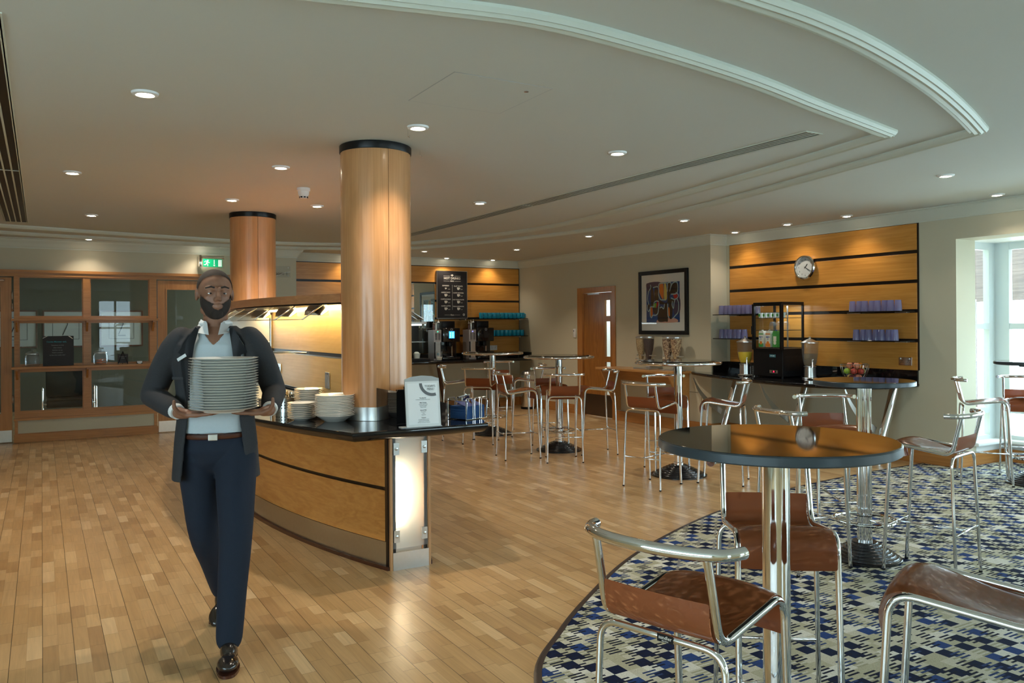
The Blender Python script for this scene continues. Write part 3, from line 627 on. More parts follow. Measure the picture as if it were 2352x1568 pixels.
# glass room sign on the stub wall
t = thing('glass_wall_sign', 'clear glass room sign on the stub wall behind the farther column', 'sign', (2.98, YP-.012, 2.27))
mb = MB(); mb.box(-.24, .24, -.008, 0, -.085, .085, bev=.002); obj('plate', mb, M['clearplastic'], t, smooth=False)
mb = MB(); mb.text('Room 1', .075, WY(.08, -.0095, -.03)); obj('lettering', mb, M['greyprint'], t, smooth=False)
mb = MB()
for z in (-.06, .06): mb.lathe([(0, .006), (.009, .006), (.009, 0)], n=14, M=WY(.205, -.008, z))
obj('studs', mb, M['chrome'], t)
mb = MB(); mb.tube(spline([(-.1, -.010, -.075), (.05, -.010, -.06), (.14, -.010, -.02), (.235, -.010, .0)], 6), .003, 6); obj('swoosh', mb, M['white'], t)

# ------------------------------------------------------------------ oak door in the right wall
mb = MB(); mb.box(XD-.015, XD+.06, 10.62, 10.76, 0, 2.04); mb.box(XD-.015, XD+.06, 9.76, 9.845, 0, 2.04)
mb.box(XD-.015, XD+.06, 9.845, 10.62, 1.955, 2.04)
fr = struct('door_3', mb, M['oak_z'], smooth=False)
mb = MB(); x0, x1 = XD+.02, XD+.06; gy0, gy1 = 9.93, 10.07     # leaf with three lights
mb.box(x0, x1, gy1, 10.62, .01, 1.95); mb.box(x0, x1, 9.85, gy0, .01, 1.95)
for z0, z1 in ((.01, .36), (.87, .955), (1.50, 1.585), (1.83, 1.95)): mb.box(x0, x1, gy0, gy1, z0, z1)
leaf = obj('leaf', mb, M['door'], fr, smooth=False)
for z0, z1 in ((.36, .87), (.955, 1.50), (1.585, 1.83)):
    mb = MB(); mb.box(XD+.036, XD+.042, gy0, gy1, z0, z1); obj('pane', mb, M['glass'], leaf, smooth=False)
mb = MB(); mb.box(XD+.017, XD+.02, 9.87, 10.60, .02, .35); obj('kick_plate', mb, mat('brown_metal_kick_plate', (.16, .12, .09), .3, .9), leaf, smooth=False)  # kick plate in an even dark brown metal tone
mb = MB(); mb.box(XD+.005, XD+.02, 10.20, 10.50, 1.925, 1.945); obj('closer', mb, M['steel'], leaf, smooth=False)
mb = MB(); mb.box(9.1, 9.2, 9.1, 11.3, 0, CEIL); struct('wall_corridor', mb, M['white'], smooth=False)
mb = MB(); mb.box(XR+.33, 9.2, 9.0, 9.1, 0, CEIL); mb.box(XR+.33, 9.2, 11.3, 11.4, 0, CEIL); struct('wall_corridor_ends', mb, M['white'], smooth=False)
mb = MB(); mb.box(XR, 9.3, 9.0, 11.4, CEIL, CEIL+.1); struct('ceiling_corridor', mb, M['plaster'], smooth=False)
l = bpy.data.lights.new('corridor_light', 'POINT'); l.energy = 30; l.color = (.85, .95, 1); l.shadow_soft_size = .15
o = bpy.data.objects.new('corridor_light', l); COL.objects.link(o); o.location = (8.55, 10.1, 2.2)
# corridor lies in the thickness behind the wall: open the wall there
t = thing('thermostat', 'small white wall control box beside the oak door', 'wall control', (XD, 10.84, 1.315))
mb = MB(); mb.box(-.025, 0, -.035, .035, -.07, .07, bev=.005); obj('case', mb, M['socket'], t)
mb = MB(); mb.lathe([(0, .002), (.010, .002), (.010, 0)], n=16, M=WX(-.025, .01, .035)); obj('sensor', mb, M['blackmat'], t)

# framed abstract picture
t = thing('framed_picture', 'large black framed colourful abstract print on the wall between oak door and clock wall', 'picture', (XD, 8.67, 1.757))
w, hh = .515, .435   # half width (along y), half height
w, hh = .512, .452
mb = MB()
for q in ((-w, -w+.055, -hh, hh), (w-.055, w, -hh, hh), (-w+.055, w-.055, -hh, -hh+.055), (-w+.055, w-.055, hh-.055, hh)): mb.box(-.035, 0, q[0], q[1], q[2], q[3], bev=.004)
obj('frame', mb, M['blackmat'], t, smooth=False)
mb = MB(); mb.box(-.018, -.002, -w+.05, w-.05, -hh+.05, hh-.05); obj('mount', mb, mat('mount_card', (.70, .66, .65), .7), t, smooth=False)
PW, PH = .70, .56; G = WX(-.0185, PW/2+.0, PH/2-.0) @ Matrix.Translation((0, 0, 0))
def pic(pts): return [(x*PW, -y*PH) for x, y in pts]
mats = [mat('print_blue', (.012, .055, .22), .5), mat('print_brown', (.030, .015, .010), .5), mat('print_orange', (.62, .15, .02), .5), mat('print_yellow', (.62, .47, .12), .5), mat('print_red', (.45, .01, .012), .5),
        mat('print_green', (.17, .40, .03), .5), mat('print_pale_blue', (.34, .48, .52), .5), mat('print_salmon', (.58, .30, .24), .5), mat('print_violet', (.05, .035, .10), .5)]
SH = [(0, [(0,0),(1,0),(1,1),(0,1)]), (8, [(.02,.0),(.45,.0),(.35,.25),(.2,.1),(.05,.2)]), (8, [(.82,.4),(1,.4),(1,.75),(.84,.8)]), (7, [(.33,1),(.45,.90),(.85,.90),(.92,1)]),
 (0, [(.08,.26),(.16,.16),(.17,.5),(.08,.62)]), (1, [(.145,.15),(.20,.13),(.24,.35),(.25,.56),(.15,.60)]), (1, [(.26,.16),(.33,.14),(.38,.30),(.36,.46),(.26,.44)]),
 (2, [(.42,.05),(.52,.03),(.53,.40),(.47,.38),(.40,.22)]), (3, [(.55,.04),(.60,.04),(.63,.2),(.63,.42),(.55,.42)]), (1, [(.66,.04),(.74,.04),(.70,.24),(.78,.05),(.93,.06),(.92,.28),(.74,.30),(.72,.42),(.84,.44),(.82,.52),(.76,.54),(.80,.60),(.78,.86),(.76,.92),(.70,.88),(.68,.56),(.64,.55),(.66,.95),(.58,.98),(.36,.96),(.39,.60),(.50,.64),(.56,.56),(.42,.54),(.40,.44),(.64,.50)]),
 (4, [(.82,.32),(.90,.29),(.94,.34),(.92,.41),(.86,.42)]), (5, [(.21,.56),(.28,.51),(.32,.53),(.31,.62),(.20,.62)]), (4, [(.33,.49),(.38,.48),(.37,.58),(.32,.70),(.31,.60)]), (1, [(.22,.63),(.32,.64),(.36,.58),(.35,.76),(.28,.79),(.22,.74)]),
 (2, [(.14,.62),(.19,.63),(.20,.82),(.17,.86),(.14,.80)]), (2, [(.67,.64),(.71,.66),(.72,.84),(.68,.83)]), (1, [(.06,.52),(.12,.54),(.10,.66),(.07,.64)])]
STK = [[(.14,.04),(.15,.12),(.08,.22),(.05,.40),(.09,.55)], [(.12,.62),(.16,.60),(.25,.60),(.25,.50),(.33,.46),(.40,.48)], [(.22,.12),(.36,.10),(.40,.18),(.39,.30),(.44,.42),(.52,.44),(.60,.44)], [(.40,.10),(.42,.03),(.64,.02)], [(.65,.24),(.66,.10),(.66,.03),(.75,.02),(.76,.10),(.72,.24),(.80,.05),(.94,.03),(.94,.28),(.76,.31)], [(.76,.40),(.86,.44),(.95,.40),(.97,.33),(.90,.27)], [(.80,.48),(.79,.58),(.83,.66),(.85,.52),(.88,.44)], [(.93,.42),(.98,.55),(.96,.75),(.88,.84),(.80,.92)], [(.05,.55),(.04,.66),(.08,.72),(.12,.66)], [(.13,.62),(.13,.82),(.17,.88),(.21,.82),(.30,.82),(.37,.76),(.39,.60),(.40,.50)], [(.42,.64),(.48,.62),(.54,.66),(.57,.54)], [(.66,.54),(.66,.66),(.67,.84),(.70,.88)]]
mb = MB(); k = 0
for mi, pts in SH:
    mb.mi = mi; k += 1; z = .0003*k
    poly = pic(pts) if mi == 0 and k == 1 else [(p.x, p.y) for p in spline([(a, b, 0) for a, b in pic(pts)], 4, closed=True)]
    vs = [mb.bm.verts.new(G @ Vector((x, y, z))) for x, y in poly]; mb._f(vs)
mb.mi = 6
for st_ in STK:
    P = [Vector((x, y, .0072)) for x, y in pic(st_)]; P = spline(P, 5); n = len(P); L_ = []
    for i, p in enumerate(P):
        tt = (P[min(i+1, n-1)]-P[max(i-1, 0)]).normalized(); nn = Vector((-tt.y, tt.x, 0))*.0075
        L_.append((mb.bm.verts.new(G @ (p+nn)), mb.bm.verts.new(G @ (p-nn))))
    for i in range(n-1): mb._f([L_[i][0], L_[i+1][0], L_[i+1][1], L_[i][1]])
obj('abstract_print', mb, mats, t, smooth=False)
mb = MB(); mb.box(-.0265, -.0245, -w+.055, w-.055, -hh+.055, hh-.055); obj('glazing', mb, M['glass'], t, smooth=False)
# access panel low on the wall, and socket plates
mb = MB()
for q in ((7.93, 8.42, .12, .124), (7.93, 8.42, .536, .54), (7.93, 7.934, .12, .54), (8.416, 8.42, .12, .54)): mb.box(XD-.003, XD+.001, q[0], q[1], q[2], q[3])
obj('access_panel', mb, M['dark'], smooth=False, label='flush square access panel outline low on the cream wall under the counter tip', cat='panel')
def socket(name, label, G, m='chrome', w=.146, inner='white'):
    t = thing(name, label, 'socket'); t.matrix_world = G
    mb = MB(); mb.box(-w/2, w/2, -.043, .043, 0, .008, bev=.002); obj('plate', mb, M[m], t, smooth=False)
    mb = MB()
    for x in ((-.035, .035) if w > .1 else (0,)):
        mb.box(x-.004, x+.004, .002, .012, .008, .0088); mb.box(x-.014, x-.007, -.014, -.008, .008, .0088); mb.box(x+.007, x+.014, -.014, -.008, .008, .0088)
    obj('pin_slots', mb, M['blackmat'], t, smooth=False)
    mb = MB()
    for x in ((-.05, .05) if w > .1 else (0,)): mb.box(x-.006, x+.006, .02, .034, .008, .011)
    obj('switch', mb, M['white' if m != 'socket' else 'midgrey'], t, smooth=False)
    return t

# ------------------------------------------------------------------ veneered wall panels
def veneer(name, label, W_, H0, H1, n, M4, m, strip=.036, depth=.022):
    """n boards stacked with black grooves; local x along wall, y up, z out"""
    t = thing(name, label, 'wall panelling'); t.matrix_world = M4
    mb = MB(); mb.box(-.010, W_+.012, H0, H1+.016, 0, depth*.45); obj('backing', mb, M['groove'], t, smooth=False)
    p = (H1-H0)/n
    for k in range(n):
        mb = MB(); mb.box(.004, W_-.004, H0+k*p+(strip/2 if k else 0), H0+(k+1)*p-strip/2, depth*.4, depth, bev=.0015)
        obj('board', mb, m, t, smooth=False)
    return t
def wood_local(base_name, key):
    return M[key]
M['wv_lx'] = wood('orange_veneer_boards', (.50, .205, .030), (.64, .30, .060), 'X')
veneer('wall_panelling', 'orange wood panelling with black grooves behind the wall clock', 2.62, .955, 2.492, 5, WX(XR, 7.68, 0), M['wv_lx'])
veneer('wall_panelling', 'orange wood panelling with black grooves behind the hot drinks board', 4.08, .97, 2.485, 5, WY(3.44, YB, 0), M['wv_lx'])
# plain cream upstand below far panelling is the wall itself; black upstands belong to the worktops

# ------------------------------------------------------------------ right-hand black worktop
def counter(name, label, poly, z1, th, ups, legs, legmat, fins):
    t = thing(name, label, 'counter', (poly[0][0], poly[0][1], 0)); o = Vector((poly[0][0], poly[0][1], 0))
    mb = MB(); P = [(x-o.x, y-o.y) for x, y in poly]; edge_slab(mb, P, [(.010, z1-th), (.003, z1-th+.004), (.0, z1-th*.6), (.0, z1-.006), (.002, z1-.001), (.005, z1)])
    obj('worktop', mb, M['black'], t, ang=60)
    for u in ups:
        mb = MB(); mb.box(u[0]-o.x, u[1]-o.x, u[2]-o.y, u[3]-o.y, z1, u[4]); obj('upstand', mb, M['black'], t, smooth=False)
    for a, b, r in legs:
        mb = MB(); A, B = Vector(a)-o, Vector(b)-o; mb.tube([A, B], r, 24)
        lg = obj('leg', mb, M[legmat], t)
        mb = MB(); mb.lathe([(r+.012, 0), (r+.012, .008), (r, .012), (0, .012)], (A.x, A.y, 0), 24); obj('foot', mb, M[legmat], lg)
    for pts in fins:
        mb = MB(); P = spline([Vector(p)-o for p in pts], 6); n = len(P); w = .008
        L_, R_ = [], []
        for i, p in enumerate(P):
            tt = (P[min(i+1, n-1)]-P[max(i-1, 0)]).normalized(); nn = Vector((-tt.z, 0, tt.x)) if abs(tt.y) < .99 else Vector((0,0,1)); nn.normalize()
            q = .014 + .055*math.sin(PI*.5*(i/(n-1)))
            for a, off in ((L_, -w/2), (R_, w/2)):
                a.append((mb.bm.verts.new(p + nn*q*.5 + Vector((0, off, 0))), mb.bm.verts.new(p - nn*q*.5 + Vector((0, off, 0)))))
        for i in range(n-1):
            mb._f([L_[i][0], L_[i+1][0], L_[i+1][1], L_[i][1]]); mb._f([R_[i][0], R_[i][1], R_[i+1][1], R_[i+1][0]])
            mb._f([L_[i][0], R_[i][0], R_[i+1][0], L_[i+1][0]]); mb._f([L_[i][1], L_[i+1][1], R_[i+1][1], R_[i][1]])
        for q in (0, n-1): mb._f([L_[q][0], L_[q][1], R_[q][1], R_[q][0]])
        obj('bracket', mb, M['steel'], t)
    return t
fr_ = [(p.x, p.y) for p in spline([(7.50, 8.06, 0), (7.40, 7.95, 0), (7.16, 7.35, 0), (6.98, 6.71, 0), (6.86, 6.1, 0), (6.87, 5.63, 0), (7.02, 5.28, 0), (7.28, 5.09, 0)], 6)]
poly = [(7.538, 8.10)] + fr_ + [(7.828, 5.055), (7.828, YRET-.002), (7.538, YRET-.002)]
counter('worktop_counter', 'curved black gloss worktop on three chrome legs below the clock wall', poly, .82, .038, [(7.806, 7.828, 5.06, YRET-.025, .955), (7.56, 7.826, YRET-.023, YRET-.002, .955)],
        [((7.42, y, 0), (7.66, y-.05, .785), .044) for y in (5.27, 6.38, 7.46)], 'chrome',
        [[(7.00, y-.01, .78), (7.09, y-.01, .63), (7.24, y-.01, .48), (7.47, y-.02, .33)] for y in (5.33, 6.44, 7.52)])
socket('socket_plate', 'chrome double socket plate with white inserts beside the fruit bowl on the clock wall', WX(XR-.024, 5.19, 1.045))
socket('socket_plate', 'chrome double socket plate low on the wall under the clock wall counter', WX(XR-.002, 6.55, .33), w=.146)

# far counter under the hot drinks board
fr_ = [(p.x, p.y) for p in spline([(7.50, 12.13, 0), (7.1, 12.02, 0), (6.4, 11.88, 0), (5.6, 11.80, 0), (4.8, 11.86, 0), (4.4, 12.0, 0)], 5)]
counter('worktop_counter', 'black gloss worktop carrying the coffee machines under the hot drinks board', [(7.518, 12.16)] + fr_ + [(4.35, YB-.025), (7.518, YB-.025)], .88, .05,
        [(4.36, 7.5, YB-.024, YB-.003, .97), (7.50, 7.538, 12.2, YB-.026, .97)],
        [((x+.16, 12.42, 0), (x-.02, 12.34, .84), .030) for x in (4.75, 5.78, 6.82)], 'brownleg', [])
socket('socket_plate', 'white double socket plate at the right of the coffee machines', WY(6.98, YB-.024, 1.05), 'socket')
t = thing('wall_mirror', 'tall mirror fixed on the wall panelling left of the hot drinks board', 'mirror', (5.40, YB-.024, 0))
mb = MB(); mb.box(-.43, .43, -.010, 0, .98, 2.175, bev=.001); obj('glass', mb, M['mirror'], t, smooth=False)
mb = MB(); mb.box(.415, .43, -.0125, -.010, .98, 2.175); obj('bevelled_edge', mb, M['glass'], t, smooth=False)

# hot drinks menu board
t = thing('menu_board', 'dark hot drinks menu board listing coffees with white cup symbols', 'sign', (6.155, YB-.04, 1.985)); bw, bh = .285, .405
mb = MB(); mb.box(-bw, bw, -.012, .012, -bh, bh); obj('panel', mb, M['darkboard'], t, smooth=False)
mb = MB()
for q in ((-bw-.008, -bw, -bh-.008, bh+.008), (bw, bw+.008, -bh-.008, bh+.008), (-bw, bw, -bh-.008, -bh), (-bw, bw, bh, bh+.008)): mb.box(q[0], q[1], -.016, .013, q[2], q[3])
obj('frame', mb, M['steel'], t, smooth=False)
G = WY(0, -.0135, 0); mb = MB()
def TX(s, size, x, y, b=0): mb.text(s, size, G @ Matrix.Translation((x, y, 0)), bold=b)
TX('HOT DRINKS', .054, 0, .283, .0012); TX('MENU', .026, 0, .236, .001)
for x0, x1, y in ((-.165, -.045, .325), (.045, .165, .325), (-.165, -.05, .236), (.05, .165, .236), (-.15, -.04, -.35), (.04, .15, -.35)): mb.box(x0, x1, y-.0018, y+.0018, 0, .001, G)
mb.prism([(-.03, .337), (0, .318), (.03, .337), (0, .356)], 0, .001, G); mb.box(-.0015, .0015, -.26, .17, 0, .001, G)
for k, (a, b) in enumerate((('ESPRESSO', 'FLAT WHITE'), ('AMERICANO', 'CAFFE MOCHA'), ('CAPPUCCINO', 'HOT CHOCOLATE'), ('CAFFE LATTE', 'TEAS & INFUSIONS'))):
    y = .155 - k*.117
    TX(a, .030 if k else .030, -.125, y, .0008); TX(b, .030 if k < 2 else .0255, .118, y-.006, .0006)
    for x, s in ((-.125, .6 if k == 0 else 1), (.118, 1)):
        yy = y-.047
        mb.prism([(x-.026*s, yy+.022*s), (x+.026*s, yy+.022*s), (x+.024*s, yy-.006*s), (x+.012*s, yy-.022*s), (x-.012*s, yy-.022*s), (x-.024*s, yy-.006*s)], 0, .001, G)
        mb.prism([(x+.026*s, yy+.012*s), (x+.038*s, yy+.010*s), (x+.034*s, yy-.004*s), (x+.024*s, yy-.006*s), (x+.025*s, yy-.001*s), (x+.031*s, yy+.004*s), (x+.026*s, yy+.007*s)], 0, .001, G)
        TX('£2.00' if k or x > 0 else '£1.80', .018, x+.062, yy-.012)
TX('Proudly served', .028, 0, -.35, .0004) if False else TX('Puro', .034, 0, -.35, .001)
mb.lathe([(0, 0), (.020, 0), (.020, .001), (0, .001)], n=24, M=G @ Matrix.Translation((.222, -.345, 0)))
obj('printed_text', mb, M['cream'], t, smooth=False)
mb = MB(); mb.lathe([(0, .001), (.010, .001), (.010, .0018), (0, .0018)], n=20, M=G @ Matrix.Translation((.222, -.345, 0))); obj('logo_ring', mb, M['darkboard'], t)

# shelves and mugs
def shelf(label, M4, L_, D, z, dark=True):
    t = thing('glass_shelf', label, 'shelf'); t.matrix_world = M4
    mb = MB(); mb.box(0, L_, -.010, 0, .001, D, bev=.002); obj('plate', mb, M['black'], t, smooth=False)
    for x in (.12, L_-.12):
        mb = MB(); mb.box(x-.012, x+.012, -.028, -.011, .001, D*.72, bev=.003); obj('bracket', mb, M['steel'], t, smooth=False)
    return t
shelf('upper dark glass shelf with eleven turquoise mugs', WY(6.2, YB-.022, 1.571), 1.33, .30, 0)
shelf('lower dark glass shelf with eight turquoise mugs', WY(6.5, YB-.022, 1.264), 1.03, .30, 0)
ORD = ['first', 'second', 'third', 'fourth', 'fifth', 'sixth', 'seventh', 'eighth', 'ninth', 'tenth', 'eleventh', 'twelfth', 'thirteenth', 'fourteenth', 'fifteenth', 'sixteenth', 'seventeenth', 'eighteenth', 'nineteenth', 'twentieth']
def mug():
    t = thing('mug', '', 'mug')
    mb = MB(); mb.lathe([(0, 0), (.034, 0), (.037, .004), (.040, .100), (.0385, .102), (.036, .098), (.034, .010), (0, .008)], n=24); obj('cup', mb, M['mug'], t)
    mb = MB(); mb.tube(fillet([(.0, -.037, .082), (.0, -.066, .082), (.0, -.066, .026), (.0, -.036, .026)], .02), .0055, 8); obj('handle', mb, M['mug'], t)
    return t
m0 = mug(); first = True
for x0, n, z, row in ((6.66, 11, 1.571, 'upper'), (6.90, 8, 1.264, 'lower')):
    for k in range(n):
        lab = f'turquoise mug, {ORD[k]} from left on the {row} shelf over the coffee machines'
        a = .5 + (k % 3)*.12; loc = (x0+k*.0835, YB-.17-(k % 2)*.006, z+.0005)
        if first: m0.location = loc; m0.rotation_euler = (0, 0, a); m0['label'] = lab; m0['group'] = 'turquoise mugs'; first = False
        else: dup(m0, loc, a if row == 'upper' else a+PI*.6, lab)
# tumblers on the clock wall shelves
def shelf2(label, y_left, L_, z):
    t = thing('glass_shelf', label, 'shelf'); t.matrix_world = WX(XR-.024, y_left, z)
    mb = MB(); mb.box(0, L_, -.010, 0, .0, .27, bev=.002); obj('plate', mb, M['black'], t, smooth=False)
    for x in (.14, L_-.14):
        mb = MB(); mb.box(x-.07, x+.07, -.022, -.011, .0, .05, bev=.003); obj('bracket', mb, M['steel'], t, smooth=False)
shelf2('upper left glass shelf on the clock wall, carrying nine upturned lilac tumblers', 7.715, .80, 1.571)
shelf2('lower left glass shelf on the clock wall, carrying six upturned lilac tumblers', 7.715, .66, 1.264)
shelf2('upper right glass shelf on the clock wall, carrying eight upturned lilac tumblers', 5.93, .86, 1.571)
shelf2('lower right glass shelf on the clock wall, carrying seven upturned lilac tumblers', 5.93, .86, 1.264)
def tumbler():
    mb = MB(); mb.lathe([(.034, 0), (.0375, 0), (.0365, .03), (.031, .108), (.028, .114), (0, .115), (0, .110), (.026, .109), (.029, .100)], n=24)
    return obj('tumbler', mb, M['lilac'])
t0 = tumbler(); setp(t0, '', 'glass', 'lilac tumblers'); first = True
for y0, n, z, dy, row in ((7.66, 9, 1.571, .0762, 'upper left'), (7.655, 6, 1.264, .0762, 'lower left'), (5.70, 8, 1.571, .0762, 'upper right'), (5.655, 7, 1.264, .0762, 'lower right')):
    for k in range(n):
        lab = f'upturned lilac tumbler, {ORD[k]} from left on the {row} clock wall shelf'; loc = (7.64+(.012 if k % 2 else 0), y0-k*dy, z+.0005)
        if first: o = t0; first = False
        else: o = t0.copy(); COL.objects.link(o)
        o.location = loc; o['label'] = lab
# wall clock
t = thing('wall_clock', 'round chrome wall clock with white face on the orange panelling', 'clock'); t.matrix_world = WX(XR-.023, 6.445, 2.108)
mb = MB(); mb.lathe([(0, 0), (.120, 0), (.142, .018), (.146, .040), (.138, .054), (.122, .056), (.116, .042), (.116, .020)], n=48, M=Matrix.Identity(4)); obj('case', mb, M['chrome'], t)
mb = MB(); mb.lathe([(0, .020), (.116, .020), (.116, .024), (0, .024)], n=48, M=Matrix.Identity(4)); obj('face', mb, M['clockface'], t)
mb = MB()
for k in range(12):
    a = PI/2 - (k+1)*PI/6; mb.text(str(k+1), .024, Matrix.Translation((.094*math.cos(a), .094*math.sin(a), .0245)))
obj('numerals', mb, M['ink'], t, smooth=False)
for nm, ang, L_, w_ in (('hour_hand', PI/2-(1+20/60)*PI/6, .052, .0045), ('minute_hand', PI/2-20*PI/30, .085, .003), ('second_hand', PI/2-21.5*PI/30, .095, .001)):
    mb = MB(); mb.box(-.015, L_, -w_, w_, .026, .0275, Matrix.Rotation(ang, 4, 'Z')); obj(nm, mb, M['ink'], t, smooth=False)
mb = MB(); mb.lathe([(0, .050), (.118, .044), (.118, .046), (0, .052)], n=48, M=Matrix.Identity(4)); obj('cover', mb, M['glass'], t)

# drinks fridge
t = thing('display_fridge', 'tall black countertop fridge with glass sides, cartons and yoghurts inside', 'fridge', (7.37, 6.43, .8205)); w, d, h = .37, .44, .88   # x depth, y width
mb = MB(); mb.box(0, w, 0, d, .845, h, bev=.004); obj('top_cap', mb, M['blackmat'], t, smooth=False)
mb = MB(); mb.box(0, w, 0, d, .012, .335, bev=.004)
for x, y in ((.02, .02), (w-.02, .02), (.02, d-.02), (w-.02, d-.02)): mb.lathe([(.015, 0), (.015, .012)], (x, y, 0), 12)
obj('cabinet', mb, M['blackmat'], t, smooth=False)
mb = MB()
for x in (.0, w-.022):
    for y in (.0, d-.022): mb.box(x, x+.022, y, y+.022, .31, .845)
obj('corner_posts', mb, M['blackmat'], t, smooth=False)
mb = MB()
for q in ((.0, .022), (d-.034, d)): mb.box(-.022, -.001, q[0], q[1], .32, .86)
mb.box(-.022, -.001, .022, d-.034, .835, .86); mb.box(-.022, -.001, .022, d-.034, .32, .335)
dr = obj('door', mb, M['blackmat'], t, smooth=False)
mb = MB(); mb.box(-.014, -.008, .02, d-.03, .33, .84); obj('door_glass', mb, M['glass'], dr, smooth=False)
mb = MB(); mb.box(-.030, -.020, d-.012, d+.006, .50, .60, bev=.003); obj('door_handle', mb, M['blackmat'], dr, smooth=False)
for q in ((.022, w-.022, .004, .008), (.022, w-.022, d-.008, d-.004)):
    mb = MB(); mb.box(*q, .31, .845); obj('side_glass', mb, M['glass'], t, smooth=False)
for z in (.35, .555, .70):
    mb = MB()
    for k in range(7): mb.tube([(.025+k*.053, .024, z-.004), (.025+k*.053, d-.024, z-.004)], .0018, 5)
    for y in (.024, d/2, d-.024): mb.tube([(.025, y, z-.007), (w-.025, y, z-.007)], .0022, 5)
    obj('wire_shelf', mb, M['blackmat'], t)
mb = MB(); mb.box(w-.03, w-.022, d/2-.01, d/2+.01, .31, .845); obj('shelf_rail', mb, M['steel'], t, smooth=False)
mb = MB(); mb.box(-.004, 0, .10, .19, .235, .268); lb = obj('badge', mb, M['teal'], t, smooth=False)
mb = MB(); mb.text('POLAR', .020, WX(-.005, .145, .2515)); obj('lettering', mb, M['white'], lb, smooth=False)
mb = MB(); mb.box(-.004, 0, .07, .19, .05, .085); cpn = obj('control_panel', mb, M['steel'], t, smooth=False)
mb = MB(); mb.box(-.006, -.004, .095, .155, .055, .080); obj('display', mb, M['screenoff'], cpn, smooth=False)
mb = MB(); mb.text('03', .020, WX(-.0068, .125, .0675), bold=.001); obj('digits', mb, M['redled'], cpn, smooth=False)
mb = MB()
for k in range(14): mb.box(.05+k*.02, .06+k*.02, -.002, 0, .08, .25)
obj('side_vents', mb, M['groove'], t, smooth=False)
l = bpy.data.lights.new('fridge_light', 'AREA'); l.size = .25; l.energy = 1.6; l.color = (.85, .95, 1)
o = bpy.data.objects.new('fridge_light', l); COL.objects.link(o); o.location = (7.37+w/2, 6.43+d/2, .8205+.84)
FB = Vector((7.37, 6.43, .8205))
CT = [('white and green', 'green'), ('white and brown', 'orangeprint'), ('green and blue', 'green')]
for k, (lab, mm) in enumerate(CT):
    t = thing('drink_carton', f'{lab} drink carton, {("left", "middle", "right")[k]} of three at the bottom of the fridge', 'carton', FB + Vector((.065, .345-k*.105, .3495)), 0, 'cartons in the fridge')
    mb = MB(); mb.box(-.037, .037, -.037, .037, 0, .165, bev=.003); mb.prism([(-.037, 0), (.037, 0), (.030, .028), (-.030, .028)], -.034, .034, Matrix(((0,0,1,0),(1,0,0,0),(0,1,0,.165),(0,0,0,1))))
    obj('body', mb, M['cream' if k < 2 else 'green'], t, smooth=False)
    mb = MB(); mb.lathe([(.012, .182), (.012, .205), (0, .205)], (-.012, 0, 0), 14); obj('cap', mb, M['white' if k < 2 else 'blue'], t)
    mb = MB(); mb.box(-.0385, -.0375, -.036, .036, .150, .163); mb.box(-.0385, -.0375, -.036, .036, .004, .045); obj('coloured_band', mb, M[mm], t, smooth=False)
    mb = MB(); mb.lathe([(0, 0), (.020, 0), (.020, .001), (0, .001)], n=20, M=WX(-.0385, 0, .052)); obj('picture', mb, M['orangeprint' if k < 2 else 'cream'], t)
    mb = MB()
    if k < 2: mb.text('alpro', .027, WX(-.0388, 0, .122), bold=.0006); mb.text('SOYA' if k == 0 else 'OAT', .012, WX(-.0388, 0, .095))
    else: mb.box(-.039, -.038, -.022, .022, .07, .13)
    obj('lettering', mb, M['blue' if k < 2 else 'cream'], t, smooth=False)
t0 = None
for k in range(6):
    x, y = (.06, .375-k*.068)
    t = thing('yoghurt_pot', f'white and green yoghurt pot, {ORD[k]} from left on the top fridge shelf', 'yoghurt pot', FB + Vector((x, y, .6985)), 0, 'yoghurt pots in the fridge')
    mb = MB(); mb.lathe([(0, 0), (.022, 0), (.029, .055), (.030, .058), (0, .058)], n=20); obj('pot', mb, M['white'], t)
    mb = MB(); mb.box(-.0285, -.0262, -.013, .013, .014, .044); obj('label_print', mb, M['green'], t, smooth=False)
for k in range(3):
    t = thing('glass_bowl', f'upturned clear bowl, {ORD[k]} from left on the middle fridge shelf', 'bowl', FB + Vector((.16, .28-k*.098, .5535)), 0, 'clear bowls in the fridge')
    mb = MB(); mb.lathe([(.046, 0), (.048, 0), (.046, .05), (.034, .090), (.022, .097), (0, .098), (0, .094), (.030, .088), (.043, .05)], n=24); obj('bowl', mb, M['clearplastic'], t)
